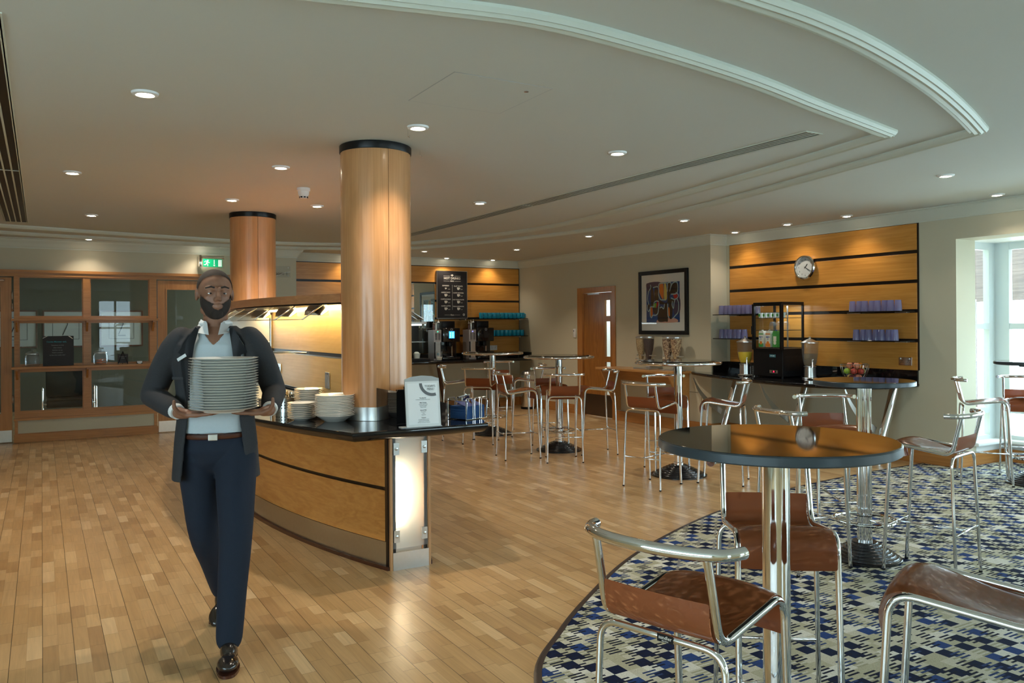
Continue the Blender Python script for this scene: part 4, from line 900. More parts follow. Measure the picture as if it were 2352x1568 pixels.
# juice and water dispensers
def dispenser(label, x, y, fill, rz):
    t = thing('drink_dispenser', label, 'drink dispenser', (x, y, .8205), rz)
    mb = MB(); mb.lathe([(0, 0), (.085, 0), (.088, .006), (.082, .012), (.066, .016), (.064, .13), (.070, .135), (.070, .142), (.058, .146), (.05, .150), (0, .150)], n=36); obj('base', mb, M['steel'], t)
    mb = MB(); mb.lathe([(0, .150), (.060, .152), (.074, .19), (.088, .28), (.094, .405), (.091, .405), (.085, .28), (.071, .192), (.057, .156), (0, .154)], n=36); obj('vessel', mb, M['clearplastic'], t)
    mb = MB(); mb.lathe([(0, .156), (.056, .158), (.070, .193), (.083, .27), (.084, .285), (0, .285)], n=36); obj('drink', mb, M[fill], t)
    mb = MB(); mb.lathe([(.100, .404), (.100, .412), (.085, .420), (.03, .448), (.012, .455), (.012, .468), (.016, .474), (0, .478)], n=36); obj('lid', mb, M['steel'], t)
    mb = MB(); mb.tube([(-.06, 0, .165), (-.10, 0, .165)], .010, 12); mb.tube([(-.098, 0, .190), (-.100, 0, .130)], .009, 12); tp = obj('tap', mb, M['chrome'], t)
    mb = MB(); mb.tube([(-.098, 0, .19), (-.098, 0, .215), (-.125, 0, .222)], .006, 8); obj('lever', mb, M['white'], tp)
    mb = MB(); mb.lathe([(0, 0), (.052, 0), (.055, .010), (.050, .012), (.048, .006), (0, .006)], (-.135, .0, 0), 24); obj('drip_tray', mb, M['chrome'], t)
dispenser('steel and clear drink dispenser half full of yellow juice, left of the fridge', 7.40, 7.03, 'juice', .95)
dispenser('steel and clear drink dispenser filled with water, right of the fridge', 7.52, 6.17, 'water', .95)
t = thing('cutlery_holder', 'small perforated steel holder between the juice dispenser and the fridge', 'cutlery holder', (7.52, 6.98, .8205))
mb = MB(); mb.lathe([(0, 0), (.045, 0), (.045, .115), (.043, .115), (.043, .004)], n=28); obj('cup', mb, M['steel'], t)
mb = MB()
for k in range(16):
    for j in range(4): mb.lathe([(0, .0452), (.0045, .0452), (.0045, .044)], n=8, M=Matrix.Translation((0, 0, .025+j*.024)) @ Matrix.Rotation(k*PI/8, 4, 'Z') @ Matrix.Rotation(PI/2, 4, 'Y'))
obj('perforations', mb, M['blackmat'], t)
# fruit bowl with individual fruit
FBX, FBY = 7.56, 5.62
t = thing('fruit_bowl', 'round chrome wire fruit bowl on the black worktop at the right', 'fruit bowl', (FBX, FBY, .8205))
mb = MB(); mb.tube([(.148*math.cos(a), .148*math.sin(a), .185) for a in [2*PI*k/40 for k in range(40)]], .004, 8, closed=True); mb.tube([(.07*math.cos(a), .07*math.sin(a), .006) for a in [2*PI*k/30 for k in range(30)]], .004, 8, closed=True); obj('rings', mb, M['chrome'], t)
mb = MB()
for k in range(18):
    a = 2*PI*k/18; mb.tube(spline([(r*math.cos(a), r*math.sin(a), z) for r, z in ((.07, .006), (.108, .05), (.134, .11), (.148, .185))], 3), .002, 6)
obj('wires', mb, M['chrome'], t)
FR = [('apple', (.42, .05, .03), 'red apple'), ('apple', (.30, .48, .05), 'green apple'), ('orange', (.75, .24, .02), 'orange'), ('peach', (.68, .25, .14), 'peach'), ('plum', (.12, .02, .04), 'dark plum'), ('apple', (.62, .45, .12), 'yellow blushed apple')]
pos = []
for ring, (zz, rr, n) in enumerate(((.045, .052, 4), (.112, .080, 6), (.172, .052, 4), (.045, 0, 0))):
    for k in range(n):
        a = 2*PI*k/n + ring*.5; pos.append((rr*math.cos(a), rr*math.sin(a), zz))
for k, (x, y, z) in enumerate(pos):
    kind, c, lab = FR[(k*5+k//4) % 6]; r = .034 if kind != 'plum' else .030
    where = ('bottom', 'middle', 'top')[0 if k < 4 else 1 if k < 10 else 2]; dirn = ('right rear', 'rear', 'left', 'front left', 'front', 'right')[int(((math.atan2(y, x)+2*PI) % (2*PI))/(PI/3)) % 6]
    t = thing(kind, f'{lab} in the {where} layer of the wire fruit bowl, {dirn} side', 'fruit', (FBX+x, FBY+y, .8205+z), k*1.3, 'fruit in the wire bowl')
    mb = MB(); mb.lathe([(0, r*.72), (r*.2, r*.82), (r*.5, r*.86), (r*.86, r*.5), (r, 0), (r*.88, -r*.5), (r*.5, -r*.85), (r*.2, -r*.86), (0, -r*.78)], n=20); obj('flesh', mb, mat(lab.replace(' ', '_')+'_skin', c, .35, noise=.25, nscale=25), t)
    mb = MB(); mb.tube([(0, 0, r*.7), (.003, 0, r*1.05)], .0015, 6); obj('stalk', mb, M['brownleg'], t)

# light oak console table with cereal dispensers
t = thing('console_table', 'light oak wall console with tapering side panels holding the cereal dispensers', 'table', (XD, 8.92, 0))
mb = MB(); mb.box(-.42, -.001, -.80, .80, .79, .82, bev=.002); obj('top', mb, M['console'], t, smooth=False)
for y in (-.76, .73):
    mb = MB(); mb.prism([(-.001, .16), (-.001, .789), (-.38, .789), (-.33, .70), (-.07, .16)], y, y+.03, Matrix(((1,0,0,0),(0,0,1,0),(0,1,0,0),(0,0,0,1)))); obj('side_panel', mb, M['console'], t, smooth=False)
mb = MB(); mb.box(-.03, -.001, -.73, .73, .62, .789); obj('back_rail', mb, M['console'], t, smooth=False)
def cereal_mat(name, c1, c2, sc):
    m, nt, b = new_mat(name); v = nt.nodes.new('ShaderNodeTexVoronoi'); v.inputs['Scale'].default_value = sc; tc = nt.nodes.new('ShaderNodeTexCoord')
    nt.links.new(tc.outputs['Object'], v.inputs['Vector']); cr = nt.nodes.new('ShaderNodeValToRGB'); s = nt.nodes.new('ShaderNodeSeparateColor'); nt.links.new(v.outputs['Color'], s.inputs[0]); nt.links.new(s.outputs[0], cr.inputs[0])
    cr.color_ramp.elements[0].color = (*c1, 1); cr.color_ramp.elements[1].color = (*c2, 1); nt.links.new(cr.outputs[0], b.inputs['Base Color'])
    bp = nt.nodes.new('ShaderNodeBump'); bp.inputs['Distance'].default_value = .004; nt.links.new(v.outputs['Distance'], bp.inputs['Height']); nt.links.new(bp.outputs[0], b.inputs['Normal']); b.inputs['Roughness'].default_value = .8; return m
cm = [cereal_mat('pale_oats', (.30, .19, .08), (.55, .40, .20), 90), cereal_mat('chocolate_cereal', (.030, .012, .008), (.06, .025, .015), 90), cereal_mat('muesli_a', (.10, .03, .01), (.62, .46, .28), 60), cereal_mat('muesli_b', (.16, .05, .015), (.68, .50, .26), 60)]
for k, (y, lab) in enumerate(((8.84, 'twin cereal dispenser with pale oats and dark chocolate cereal'), (8.28, 'twin cereal dispenser with two muesli mixes'))):
    t = thing('cereal_dispenser', lab + ' on the oak console', 'cereal dispenser', (XD-.20, y, .8205), 0, 'cereal dispensers'); t.scale = (.80, .84, .835)
    mb = MB(); mb.box(-.10, .12, -.20, .20, 0, .02, bev=.004); mb.box(.06, .10, -.05, .05, .02, .24, bev=.004); mb.box(-.03, .09, -.19, .19, .225, .24, bev=.004); obj('stand', mb, M['softsteel'], t)
    for j, yy in enumerate((.098, -.098)):
        mb = MB(); mb.lathe([(.040, .15), (.046, .20), (.052, .235), (.078, .33), (.092, .44), (.094, .53), (.091, .53), (.088, .44), (.074, .33), (.05, .24)], (0, yy, 0), 28); obj('canister', mb, M['clearplastic'], t)
        mb = MB(); mb.lathe([(0, .16), (.036, .16), (.048, .238), (.072, .33), (.086, .44), (.088, .512), (0, .515)], (0, yy, 0), 28); obj('cereal', mb, cm[k*2+j], t)
        mb = MB(); mb.lathe([(.097, .528), (.097, .545), (.05, .553), (0, .555)], (0, yy, 0), 28); obj('lid', mb, M['softsteel'], t)
        mb = MB(); mb.lathe([(.040, .10), (.040, .15), (.0, .15)], (0, yy, 0), 20); mb.tube([(0, yy, .17), (-.10, yy, .17)], .006, 8); mb.ball((-.11, yy, .17), .016, n=8); obj('dosing_knob', mb, M['chrome'], t)

# ------------------------------------------------------------------ coffee machines etc. on the far counter
def coffee(x, on):
    side = 'left' if on else 'right'
    t = thing('coffee_machine', f'black coffee machine with {"lit blue" if on else "dark"} touchscreen, {side} one of two', 'coffee machine', (x+.19, 12.22, .8805), 0, 'coffee machines')
    mb = MB(); mb.box(-.16, .16, -.02, .26, 0, .53, bev=.012); mb.box(-.16, .16, -.16, -.02, .30, .53, bev=.014); mb.box(-.16, .16, -.16, -.02, 0, .05, bev=.006); obj('body', mb, M['black'], t)
    mb = MB(); mb.box(-.10, .13, -.02, .22, .531, .645, bev=.006); obj('bean_hopper', mb, M['blackmat'], t)
    mb = MB(); mb.box(-.048, .050, -.166, -.161, .36, .475); s = obj('touchscreen', mb, M['screen' if on else 'screenoff'], t, smooth=False)
    if on:
        mb = MB()
        for i in range(2):
            for j in range(3): mb.box(-.032+i*.045, -.016+i*.045, -.168, -.166, .375+j*.032, .388+j*.032)
        obj('icons', mb, M['screenwhite'], s, smooth=False)
    mb = MB(); mb.lathe([(.018, 0), (.022, 0), (.022, .002), (.018, .002)], n=24, M=WY(0, -.162, .505)); mb.text('WMF', .012, WY(0, -.163, .505)); obj('badge', mb, M['softsteel'], t)
    mb = MB(); mb.box(-.03, .03, -.12, -.05, .22, .30, bev=.006); mb.tube([(-.012, -.10, .22), (-.012, -.10, .19)], .006, 8); mb.tube([(.012, -.10, .22), (.012, -.10, .19)], .006, 8); obj('spout', mb, M['blackmat'], t)
    mb = MB(); mb.lathe([(0, .051), (.06, .051), (.06, .056), (0, .056)], (0, -.09, 0), 24); obj('drip_tray', mb, M['steel'], t)
    mb = MB(); mb.box(.06, .075, -.03, -.0205, .06, .24); obj('milk_hose', mb, M['chrome'], t, smooth=False)
    t2 = thing('milk_cooler', f'narrow silver milk cooler with {"green" if on else "blue"} light beside the {side} coffee machine', 'milk cooler', (x-.055, 12.22, .8805), 0, 'milk coolers')
    mb = MB(); mb.box(-.068, .068, -.14, .10, 0, .50, bev=.006); obj('body', mb, M['silverplastic'], t2, smooth=False)
    mb = MB(); mb.box(-.066, -.044, -.145, -.141, .03, .30); mb.box(.046, .066, -.145, -.141, .03, .30); obj('side_strips', mb, M['blackmat'], t2, smooth=False)
    mb = MB(); mb.box(-.043, .045, -.150, -.141, .03, .30, bev=.002); dd = obj('door', mb, M['steel'], t2, smooth=False)
    mb = MB(); mb.lathe([(0, .002), (.022, .002), (.022, 0)], n=24, M=WY(.0, -.150, .10)); obj('badge', mb, M['teal'], dd)
    mb = MB()
    for s_ in (-1, 1):
        mq = MB()
        for j in range(9): mq.box(s_*.028-.017, s_*.028+.017, -.144, -.141, .335+j*.013, .341+j*.013)
        obj('louvre_bank', mq, M['blackmat'], t2, smooth=False)
        for j in range(0): mb.box(s_*.034-.022, s_*.034+.022, -.144, -.141, .335+j*.013, .341+j*.013)
    obj('louvres', mb, M['blackmat'], t2, smooth=False) if False else mb.bm.free()
    mb = MB(); mb.ball((0, -.143, .470), .006, n=8); obj('indicator', mb, M['greenled' if on else 'blueled'], t2)
    for j, (dx, nm, mm, hh) in enumerate(((-.042, 'cocoa shaker', 'steel', .10), (0, 'sugar shaker', 'steel', .115), (.042, 'syrup bottle', 'clearplastic', .12))):
        b = thing('shaker' if j < 2 else 'syrup_bottle', f'{nm} standing on the {side} milk cooler', 'shaker' if j < 2 else 'bottle', (x-.055+dx, 12.14, 1.3815))
        mb = MB(); mb.lathe([(0, 0), (.0185, 0), (.0195, .01), (.017, hh*.7), (.0185, hh*.9), (.014, hh), (0, hh)], n=18); obj('body', mb, M[mm if j != 0 else 'brownleg'], b)
        mb = MB(); mb.lathe([(.019, hh), (.016, hh+.015), (.004, hh+.022), (.003, hh+.05), (0, hh+.05)], n=14); obj('cap', mb, M['chrome' if j < 2 else 'white'], b)
coffee(5.70, True); coffee(6.35, False)
t = thing('milk_jug', 'small glass jug half full of milky drink at the left end of the far counter', 'jug', (5.60, 11.93, .8805))
mb = MB(); mb.lathe([(0, 0), (.040, 0), (.044, .01), (.052, .06), (.046, .10), (.050, .15), (.048, .15), (.043, .10), (.049, .06), (.041, .012), (0, .006)], n=24); obj('glass', mb, M['clearplastic'], t)
mb = MB(); mb.lathe([(0, .007), (.040, .012), (.048, .06), (0, .06)], n=24); obj('milk', mb, M['milk'], t)
# refrigerated glass display case left of the machines
t = thing('pastry_display', 'glass fronted chilled display with slanted pane at the left of the coffee counter', 'display case', (5.02, 12.08, .8805))
mb = MB(); mb.box(-.45, .42, .30, .46, .04, .60, bev=.004); obj('back_panel', mb, M['blackmat'], t, smooth=False)
mb = MB(); mb.box(-.45, .42, -.14, .46, 0, .04, bev=.004); obj('cabinet', mb, M['blackmat'], t, smooth=False)
mb = MB(); mb.box(-.45, .42, -.02, .46, .60, .635, bev=.004); obj('canopy', mb, M['softsteel'], t, smooth=False)
mb = MB(); mb.prism([(-.14, .041), (-.134, .041), (.0, .60), (-.006, .60)], -.45, .42, Matrix(((0,0,1,0),(1,0,0,0),(0,1,0,0),(0,0,0,1)))); obj('slanted_glass', mb, M['glass'], t, smooth=False)
mb = MB(); mb.prism([(-.13, .041), (.30, .041), (.30, .60), (.0, .60)], .414, .420, Matrix(((0,0,1,0),(1,0,0,0),(0,1,0,0),(0,0,0,1)))); obj('end_glass', mb, M['glass'], t, smooth=False)
mb = MB(); mb.box(-.44, .41, .02, .30, .30, .312); obj('shelf', mb, M['steel'], t, smooth=False)
mb = MB(); mb.box(-.40, .38, .10, .14, .575, .598); obj('strip_light', mb, mat('display_strip_glow', (.9, .95, 1), .3, emit=(.8, .93, 1), es=6), t, smooth=False)
for k, (x, mm, lab) in enumerate(((.10, 'red', 'red and white tub inside the glass display'), (.28, 'white', 'white tub inside the glass display'), (-.12, 'green', 'green box inside the glass display'))):
    b = thing('food_tub', lab + ', on the case floor', 'tub', (5.02+x, 12.08+.08, .9215))
    mb = MB(); mb.lathe([(0, 0), (.05, 0), (.062, .08), (0, .08)], n=4 if k == 2 else 24); obj('tub', mb, M[mm], b)
    mb = MB(); mb.ball((0, 0, .08), .045, sz=.6, n=8); obj('contents', mb, M['white'], b)
# pedal bin
t = thing('pedal_bin', 'tall chrome pedal bin by the right end of the coffee counter', 'bin', (7.29, 11.93, 0))
mb = MB(); mb.lathe([(0, 0), (.125, 0), (.125, .04)], n=36); obj('foot_ring', mb, M['blackmat'], t)
mb = MB(); mb.lathe([(.120, .04), (.120, .58), (0, .58)], n=36); obj('body', mb, M['chrome'], t)
mb = MB(); mb.lathe([(.126, .58), (.126, .605), (.10, .645), (.05, .665), (0, .67)], n=36); obj('lid', mb, M['steel'], t)
mb = MB(); mb.box(-.03, .03, -.16, -.12, .02, .03, Matrix.Rotation(-.5, 4, 'Z')); obj('pedal', mb, M['blackmat'], t, smooth=False)

# ------------------------------------------------------------------ columns
def column(x, y, label):
    t = thing('wood_column', label, 'column', (x, y, 0)); r = .225
    mb = MB()
    for a0, a1 in ((-PI/2, PI/2-.012), (PI/2, 1.5*PI-.012)):      # two veneered half shells with a fine joint
        n = 40; o = [(r*math.cos(a0+(a1-a0)*k/n), r*math.sin(a0+(a1-a0)*k/n)) for k in range(n+1)]; i = [(q[0]*.94, q[1]*.94) for q in o[::-1]]
        mb.prism(o+i, .8605, 2.56)
    obj('veneer_shell', mb, M['wv_z'], t)
    mb = MB(); mb.lathe([(r*.95, .8605), (r*.95, 2.60)], n=40); obj('core', mb, M['groove'], t)
    mb = MB(); mb.lathe([(r+.004, 2.56), (r+.006, 2.565), (r+.006, 2.605), (r, 2.609), (0, 2.609)], n=48); obj('black_collar', mb, M['blackmat'], t)
    mb = MB(); mb.lathe([(r+.002, .861), (r+.005, .862), (r+.005, .945), (r+.001, .947), (r, .947)], n=48); obj('steel_collar', mb, M['steel'], t)
column(1.88, 4.955, 'nearer and larger round orange wood column rising through the serving island')
column(1.885, 8.49, 'farther round orange wood column behind the serving island canopy')

# ------------------------------------------------------------------ serving island
IX, IY = 1.905, 6.72
def arc_side(apex, yend, n=28, s=-1, R=None, half=None):
    """curved long side: list from y=-yend to +yend (local), x = s*(apex - sag)"""
    out = []
    for k in range(n+1):
        y = -yend + 2*yend*k/n; out.append((s*(apex - (R - math.sqrt(R*R - y*y))), y))
    return out
t = thing('serving_island', 'long curved serving island with orange wood front, black top and lit frosted end panel', 'serving counter', (IX, IY, 0))
YE = 2.235
def body_panel(z0, z1, off, name, m, th=.02, seg=1):
    for s in (-1, 1):
        a = arc_side(.505+off, YE, s=s, R=6.74); b = [(x - s*th, y) for x, y in a]
        mb = MB(); V = [[mb.bm.verts.new((*q, z)) for q, z in ((p, z0), (p, z1), (r_, z1), (r_, z0))] for p, r_ in zip(a, b)]
        for A_, B_ in zip(V, V[1:]):
            for k in range(4): mb._f([A_[k], B_[k], B_[(k+1) % 4], A_[(k+1) % 4]])
        mb._f(V[0]); mb._f(V[-1][::-1]); obj(name, mb, m, t)
M['isl'] = wood('island_front_veneer', (.58, .235, .050), (.70, .325, .085), 'Y', rough=.3, coat=.3, knots=.7)
body_panel(.165, .468, .0, 'lower_front_panel', M['isl']); body_panel(.490, .800, .0, 'upper_front_panel', M['isl'])
body_panel(.02, .80, -.012, 'groove_backing', M['groove']); body_panel(.02, .163, .004, 'steel_kickplate', M['steel']); body_panel(.0, .022, .020, 'floor_bead', M['brownleg'], .03)
M['isl_end'] = wood('island_post_veneer', (.42, .20, .08), (.54, .29, .13), 'Z', rough=.35)
for sy in (-1, 1):
    ye = sy*(YE+.012); xw = .125
    mb = MB(); mb.box(-xw-.006, -xw+.010, min(ye, ye-sy*.10), max(ye, ye-sy*.10), 0, .80); mb.box(xw-.010, xw+.006, min(ye, ye-sy*.10), max(ye, ye-sy*.10), 0, .80)
    obj('end_post', mb, M['isl_end'], t, smooth=False)
    mb = MB(); mb.box(-xw+.010, xw-.010, ye-.004, ye+.004, 0, .105); obj('end_kickplate', mb, M['steel'], t, smooth=False)
    mb = MB(); mb.box(-xw+.012, xw-.012, ye-.012*sy-.004, ye-.012*sy+.004, .125, .795); gp = obj('frosted_panel', mb, M['frost'], t, smooth=False)
    for x in (-xw+.035, xw-.035):
        for z in (.20, .72):
            mb = MB(); mb.box(x-.018, x+.018, ye-sy*.002-.004, ye-sy*.002+.006, z-.036, z+.036); mb.lathe([(0, .006), (.009, .004), (.009, 0)], n=14, M=WY(x, ye-sy*.004-.006, z)); obj('glass_clamp', mb, M['clearplastic'] if False else M['steel'], gp, smooth=False)
    mb = MB(); yy = ye-sy*.075; mb.tube([(-.045, yy, .27), (-.045, yy, .58)], .020, 16); obj('lamp_tube', mb, M['tube'], t)
    mb = MB(); mb.box(-xw+.01, xw-.01, min(yy-sy*.03, yy-sy*.04), max(yy-sy*.03, yy-sy*.04), .0, .80); obj('lamp_backing', mb, M['white'], t, smooth=False)
    mb = MB()
    for s in (-1, 1): mb.box(min(s*.118, s*.14), max(s*.118, s*.14), min(ye-sy*.02, ye-sy*.12), max(ye-sy*.02, ye-sy*.12), 0, .80)
    obj('corner_filler', mb, M['groove'], t, smooth=False)
# granite-like worktop outline
top = arc_side(.86, 2.44, s=-1, R=7.1) ; topr = arc_side(.86, 2.44, s=1, R=7.1)
mb = MB(); edge_slab(mb, top + topr[::-1], [(.045, .803), (.020, .812), (.004, .832), (.0, .838), (.0, .852), (.003, .858), (.009, .860)])
obj('worktop', mb, M['black'], t)
# divider along the middle, between the columns, with groove strip and trim
DX = 1.88 - IX; y0, y1 = 5.185-IY, 7.62-IY
M['maple_l'] = M['maple']
mb = MB(); mb.box(DX-.02, DX+.02, y0, y1, .94, 1.222); mb.box(DX-.02, DX+.02, y0, y1, 1.252, 1.60); obj('divider_panel', mb, M['maple'], t, smooth=False)
mb = MB(); mb.box(DX-.016, DX+.016, y0, y1, 1.22, 1.254); obj('divider_groove', mb, M['groove'], t, smooth=False)
mb = MB(); mb.box(DX-.021, DX+.021, y0, y1, 1.218, 1.224); obj('divider_bead', mb, M['steel'], t, smooth=False)
mb = MB(); mb.box(DX-.03, DX+.03, y0, y1+.6, .86, .94); obj('plinth', mb, M['black'], t, smooth=False)
# tray rail / glass shelf edge turning out from the divider
mb = MB(); mb.tube(fillet([(DX-.028, 6.45-IY, 1.236), (DX-.06, 6.62-IY, 1.236), (DX-.28, 6.75-IY, 1.236), (DX-.40, 7.0-IY, 1.236)], .05), .009, 10); obj('rail', mb, M['steel'], t)
mb = MB()
for x, y in ((DX-.03, 7.62-IY), (DX-.42, 7.70-IY)): mb.tube([(x, y, .86), (x, y, 1.56)], .013, 12)
mb.tube([(DX-.03, 7.62-IY, 1.555), (DX-.42, 7.70-IY, 1.555)], .010, 10); mb.tube([(DX-.03, 7.62-IY, 1.27), (DX-.42, 7.70-IY, 1.27)], .008, 10); mb.tube([(DX-.03, 7.62-IY, 1.31), (DX-.42, 7.70-IY, 1.31)], .006, 10)
obj('steel_frame', mb, M['steel'], t)
mb = MB(); mb.prism([(DX-.03, 7.628-IY), (DX-.42, 7.708-IY), (DX-.42, 7.714-IY), (DX-.03, 7.634-IY)], .90, 1.545); obj('frame_panel', mb, M['softsteel'], t, smooth=False)
# hot well: black rimmed steel box left of the cutlery
mb = MB(); mb.box(-.62, DX-.05, 6.05-IY, 7.45-IY, .861, .915, bev=.006); w_ = obj('hot_well_rim', mb, M['blackmat'], t, smooth=False)
mb = MB(); mb.box(-.58, DX-.09, 6.03-IY, 6.05-IY, .868, .908); mb.box(-.58, DX-.09, 6.10-IY, 7.40-IY, .915, .920); obj('hot_well_pan', mb, M['steel'], w_, smooth=False)
# canopy
R_ = 6.9
ca = [(x, y) for x, y in arc_side(.52, 1.90, s=-1, R=4.6)]; cb = [(x, y) for x, y in arc_side(.52, 1.90, s=1, R=4.6)]
ca = [(x, y) for x, y in ca if -1.68 < y < 1.68]; cb = [(x, y) for x, y in cb if -1.68 < y < 1.68]
def notch(y): return y
mb = MB(); mb.prism(ca + cb[::-1], 1.607, 1.665)
cp_ = obj('canopy', mb, M['canopy'], t, smooth=False)
mb = MB(); mb.prism([(x*.96, y*.985) for x, y in ca + cb[::-1]], 1.596, 1.606); obj('canopy_underside', mb, M['blackmat'], cp_, smooth=False)
for s in (-1, 1):
    gl = arc_side(.52, 1.45, s=s, R=4.6, n=9); k = 0
    for i in range(0, 9):
        (xa, ya), (xb, yb) = gl[i], gl[i+1]; e = .04
        d = Vector((xb-xa, yb-ya, 0)).normalized(); n = Vector((s*abs(d.y), -s*d.x*(1 if d.y > 0 else -1), 0)); n.normalize()
        A, B = Vector((xa, ya, 1.592)) + d*.012, Vector((xb, yb, 1.592)) - d*.012
        A2, B2 = A + n*.15 + Vector((0, 0, -.095)), B + n*.15 + Vector((0, 0, -.095)); up = Vector((0, 0, .005)) + n*.003
        mb = MB(); v = [mb.bm.verts.new(p) for p in (A, B, B2, A2, A+up, B+up, B2+up, A2+up)]
        for q in ((0,3,2,1),(4,5,6,7),(0,1,5,4),(1,2,6,5),(2,3,7,6),(3,0,4,7)): mb._f([v[j] for j in q])
        g = obj('sneeze_glass', mb, M['glass'], cp_, smooth=False)
        mb = MB(); mb.tube([A+d*-.006, A2+d*-.006], .005, 6); mb.tube([A2 + Vector((0,0,.0)), B2], .003, 6); obj('glass_bracket', mb, M['blackmat'] if False else M['steel'], g)
mb = MB()
for y in (-1.12, -.30, .55):
    G = Matrix.Translation((DX-.20, y, 1.53)); mb.lathe([(.085, 0), (.082, .03), (.06, .062), (.02, .078), (.012, .08), (.012, .1)], n=28, M=G)
obj('heat_lamp_shades', mb, M['chrome'], cp_)
mb = MB(); mb.box(DX-.13, DX-.07, -1.40, .80, 1.584, 1.596); obj('strip_lamp', mb, mat('canopy_strip_glow', (1, .9, .6), .3, emit=(1, .74, .34), es=17), cp_, smooth=False)
for k, (z, y, m_, lab) in enumerate(((1.075, 7.36, 'chrome', 'chrome double socket plate at the left end of the lit serving divider'), (1.045, 5.92, 'chrome', 'blank steel switch plate low on the lit serving divider beside the column'))):
    if k == 0: s_ = socket('socket_plate', lab, WX(1.858, y, z), w=.146)
    else:
        s_ = thing('switch_plate', lab, 'switch'); s_.matrix_world = WX(1.858, y, z)
        mb = MB(); mb.box(-.048, .048, -.062, .062, 0, .010, bev=.003); obj('plate', mb, M['steel'], s_, smooth=False)
        mb = MB(); mb.box(-.030, .030, -.040, .040, .010, .012); obj('rocker', mb, M['softsteel'], s_, smooth=False)

# things on the island top (z .8605)
ZT = .8605
def plate(name, cat, r, h, foot, m='china'):
    mb = MB(); mb.lathe([(0, .003), (foot*.9, .003), (foot, 0), (foot+.006, .004), (r*.72, h*.45), (r*.98, h*.90), (r, h*.97), (r*.99, h), (r*.95, h*.98), (r*.70, h*.55), (foot*.9, .007), (0, .007)], n=48)
    return obj(name, mb, M[m])
def stack(proto, n, x, y, z, pitch, labf, group, jit=.0015):
    for k in range(n):
        o = proto if k == 0 and not proto.get('label') else proto.copy()
        if o is not proto: COL.objects.link(o)
        o.location = (x+random.uniform(-jit, jit), y+random.uniform(-jit, jit), z+k*pitch); o['label'] = labf(k, n); o['group'] = group
def posn(k, n):
    if k == 0: return 'lowest'
    if k == n-1: return 'topmost'
    return ORD[k] + ' from bottom' if k < n/2 else ORD[n-1-k] + ' from top'
p0 = plate('side_plate', 'plate', .088, .020, .045); p0['category'] = 'plate'
stack(p0, 9, 1.415, 5.06, ZT, .0115, lambda k, n: f'white side plate, {posn(k, n)} of the short front left stack on the island', 'side plates in the front left stack', .003)
p1 = plate('soup_bowl', 'bowl', .122, .044, .060); p1['category'] = 'bowl'
stack(p1, 14, 1.575, 4.90 if False else 4.885, ZT, .0095, lambda k, n: f'white rimmed soup bowl, {posn(k, n)} of the big stack in front of the column', 'soup bowls in the big stack')
p2 = plate('tea_plate', 'plate', .098, .022, .05); p2['category'] = 'plate'
stack(p2, 15, 1.52, 5.25, ZT, .0115, lambda k, n: f'white tea plate, {posn(k, n)} of the stack behind the soup bowls', 'tea plates in the rear stack', .003)
t = thing('cutlery_pot', 'perforated steel pot full of cutlery beside the plate stacks', 'cutlery holder', (1.46, 5.62, ZT))
mb = MB(); mb.lathe([(0, 0), (.066, 0), (.066, .10), (.063, .10), (.063, .004)], n=32); obj('pot', mb, M['steel'], t)
mb = MB()
for k in range(20):
    for j in range(3): mb.lathe([(0, .0663), (.0045, .0663), (.0045, .065)], n=8, M=Matrix.Translation((0, 0, .03+j*.02)) @ Matrix.Rotation(k*PI/10, 4, 'Z') @ Matrix.Rotation(PI/2, 4, 'Y'))
obj('perforations', mb, M['blackmat'], t)
sp = None
SPD = ['right', 'rear right', 'rear', 'rear left', 'left', 'front left', 'front', 'front right']
for k in range(8):
    a = k*PI/4; x, y = 1.46+.036*math.cos(a), 5.62+.036*math.sin(a)
    mb = MB(); mb.tube([(0, 0, 0), (0, 0, .10)], .0035, 6); mb.ball((0, 0, .118), .016, sx=1, sy=.35, sz=1.5, n=8) if sp is None else None
    if sp is None: sp = obj('spoon', mb, M['chrome']); o = sp; o['category'] = 'spoon'
    else: mb.bm.free(); o = sp.copy(); COL.objects.link(o)
    o.location = (x, y, ZT+.005); o.rotation_euler = (math.sin(a)*-.22, math.cos(a)*.22, a); o['group'] = 'spoons in the steel pot'; o['label'] = f'steel spoon in the perforated pot on the island, leaning to the {SPD[k]}'
# black acrylic box
t = thing('acrylic_box', 'glossy black upright box standing between column and menu stand', 'box', (1.80, 4.42, ZT))
mb = MB(); mb.box(-.003, .003, 0, .34, 0, .205); mb.box(.003, .26, 0, .006, 0, .215); mb.box(.254, .26, .006, .34, 0, .215); mb.box(.003, .254, .334, .34, 0, .205); mb.box(.003, .254, .006, .334, 0, .006)
obj('walls', mb, M['black'], t, smooth=False)
mb = MB(); mb.box(.12, .126, .006, .334, .006, .19); obj('divider', mb, M['black'], t, smooth=False)
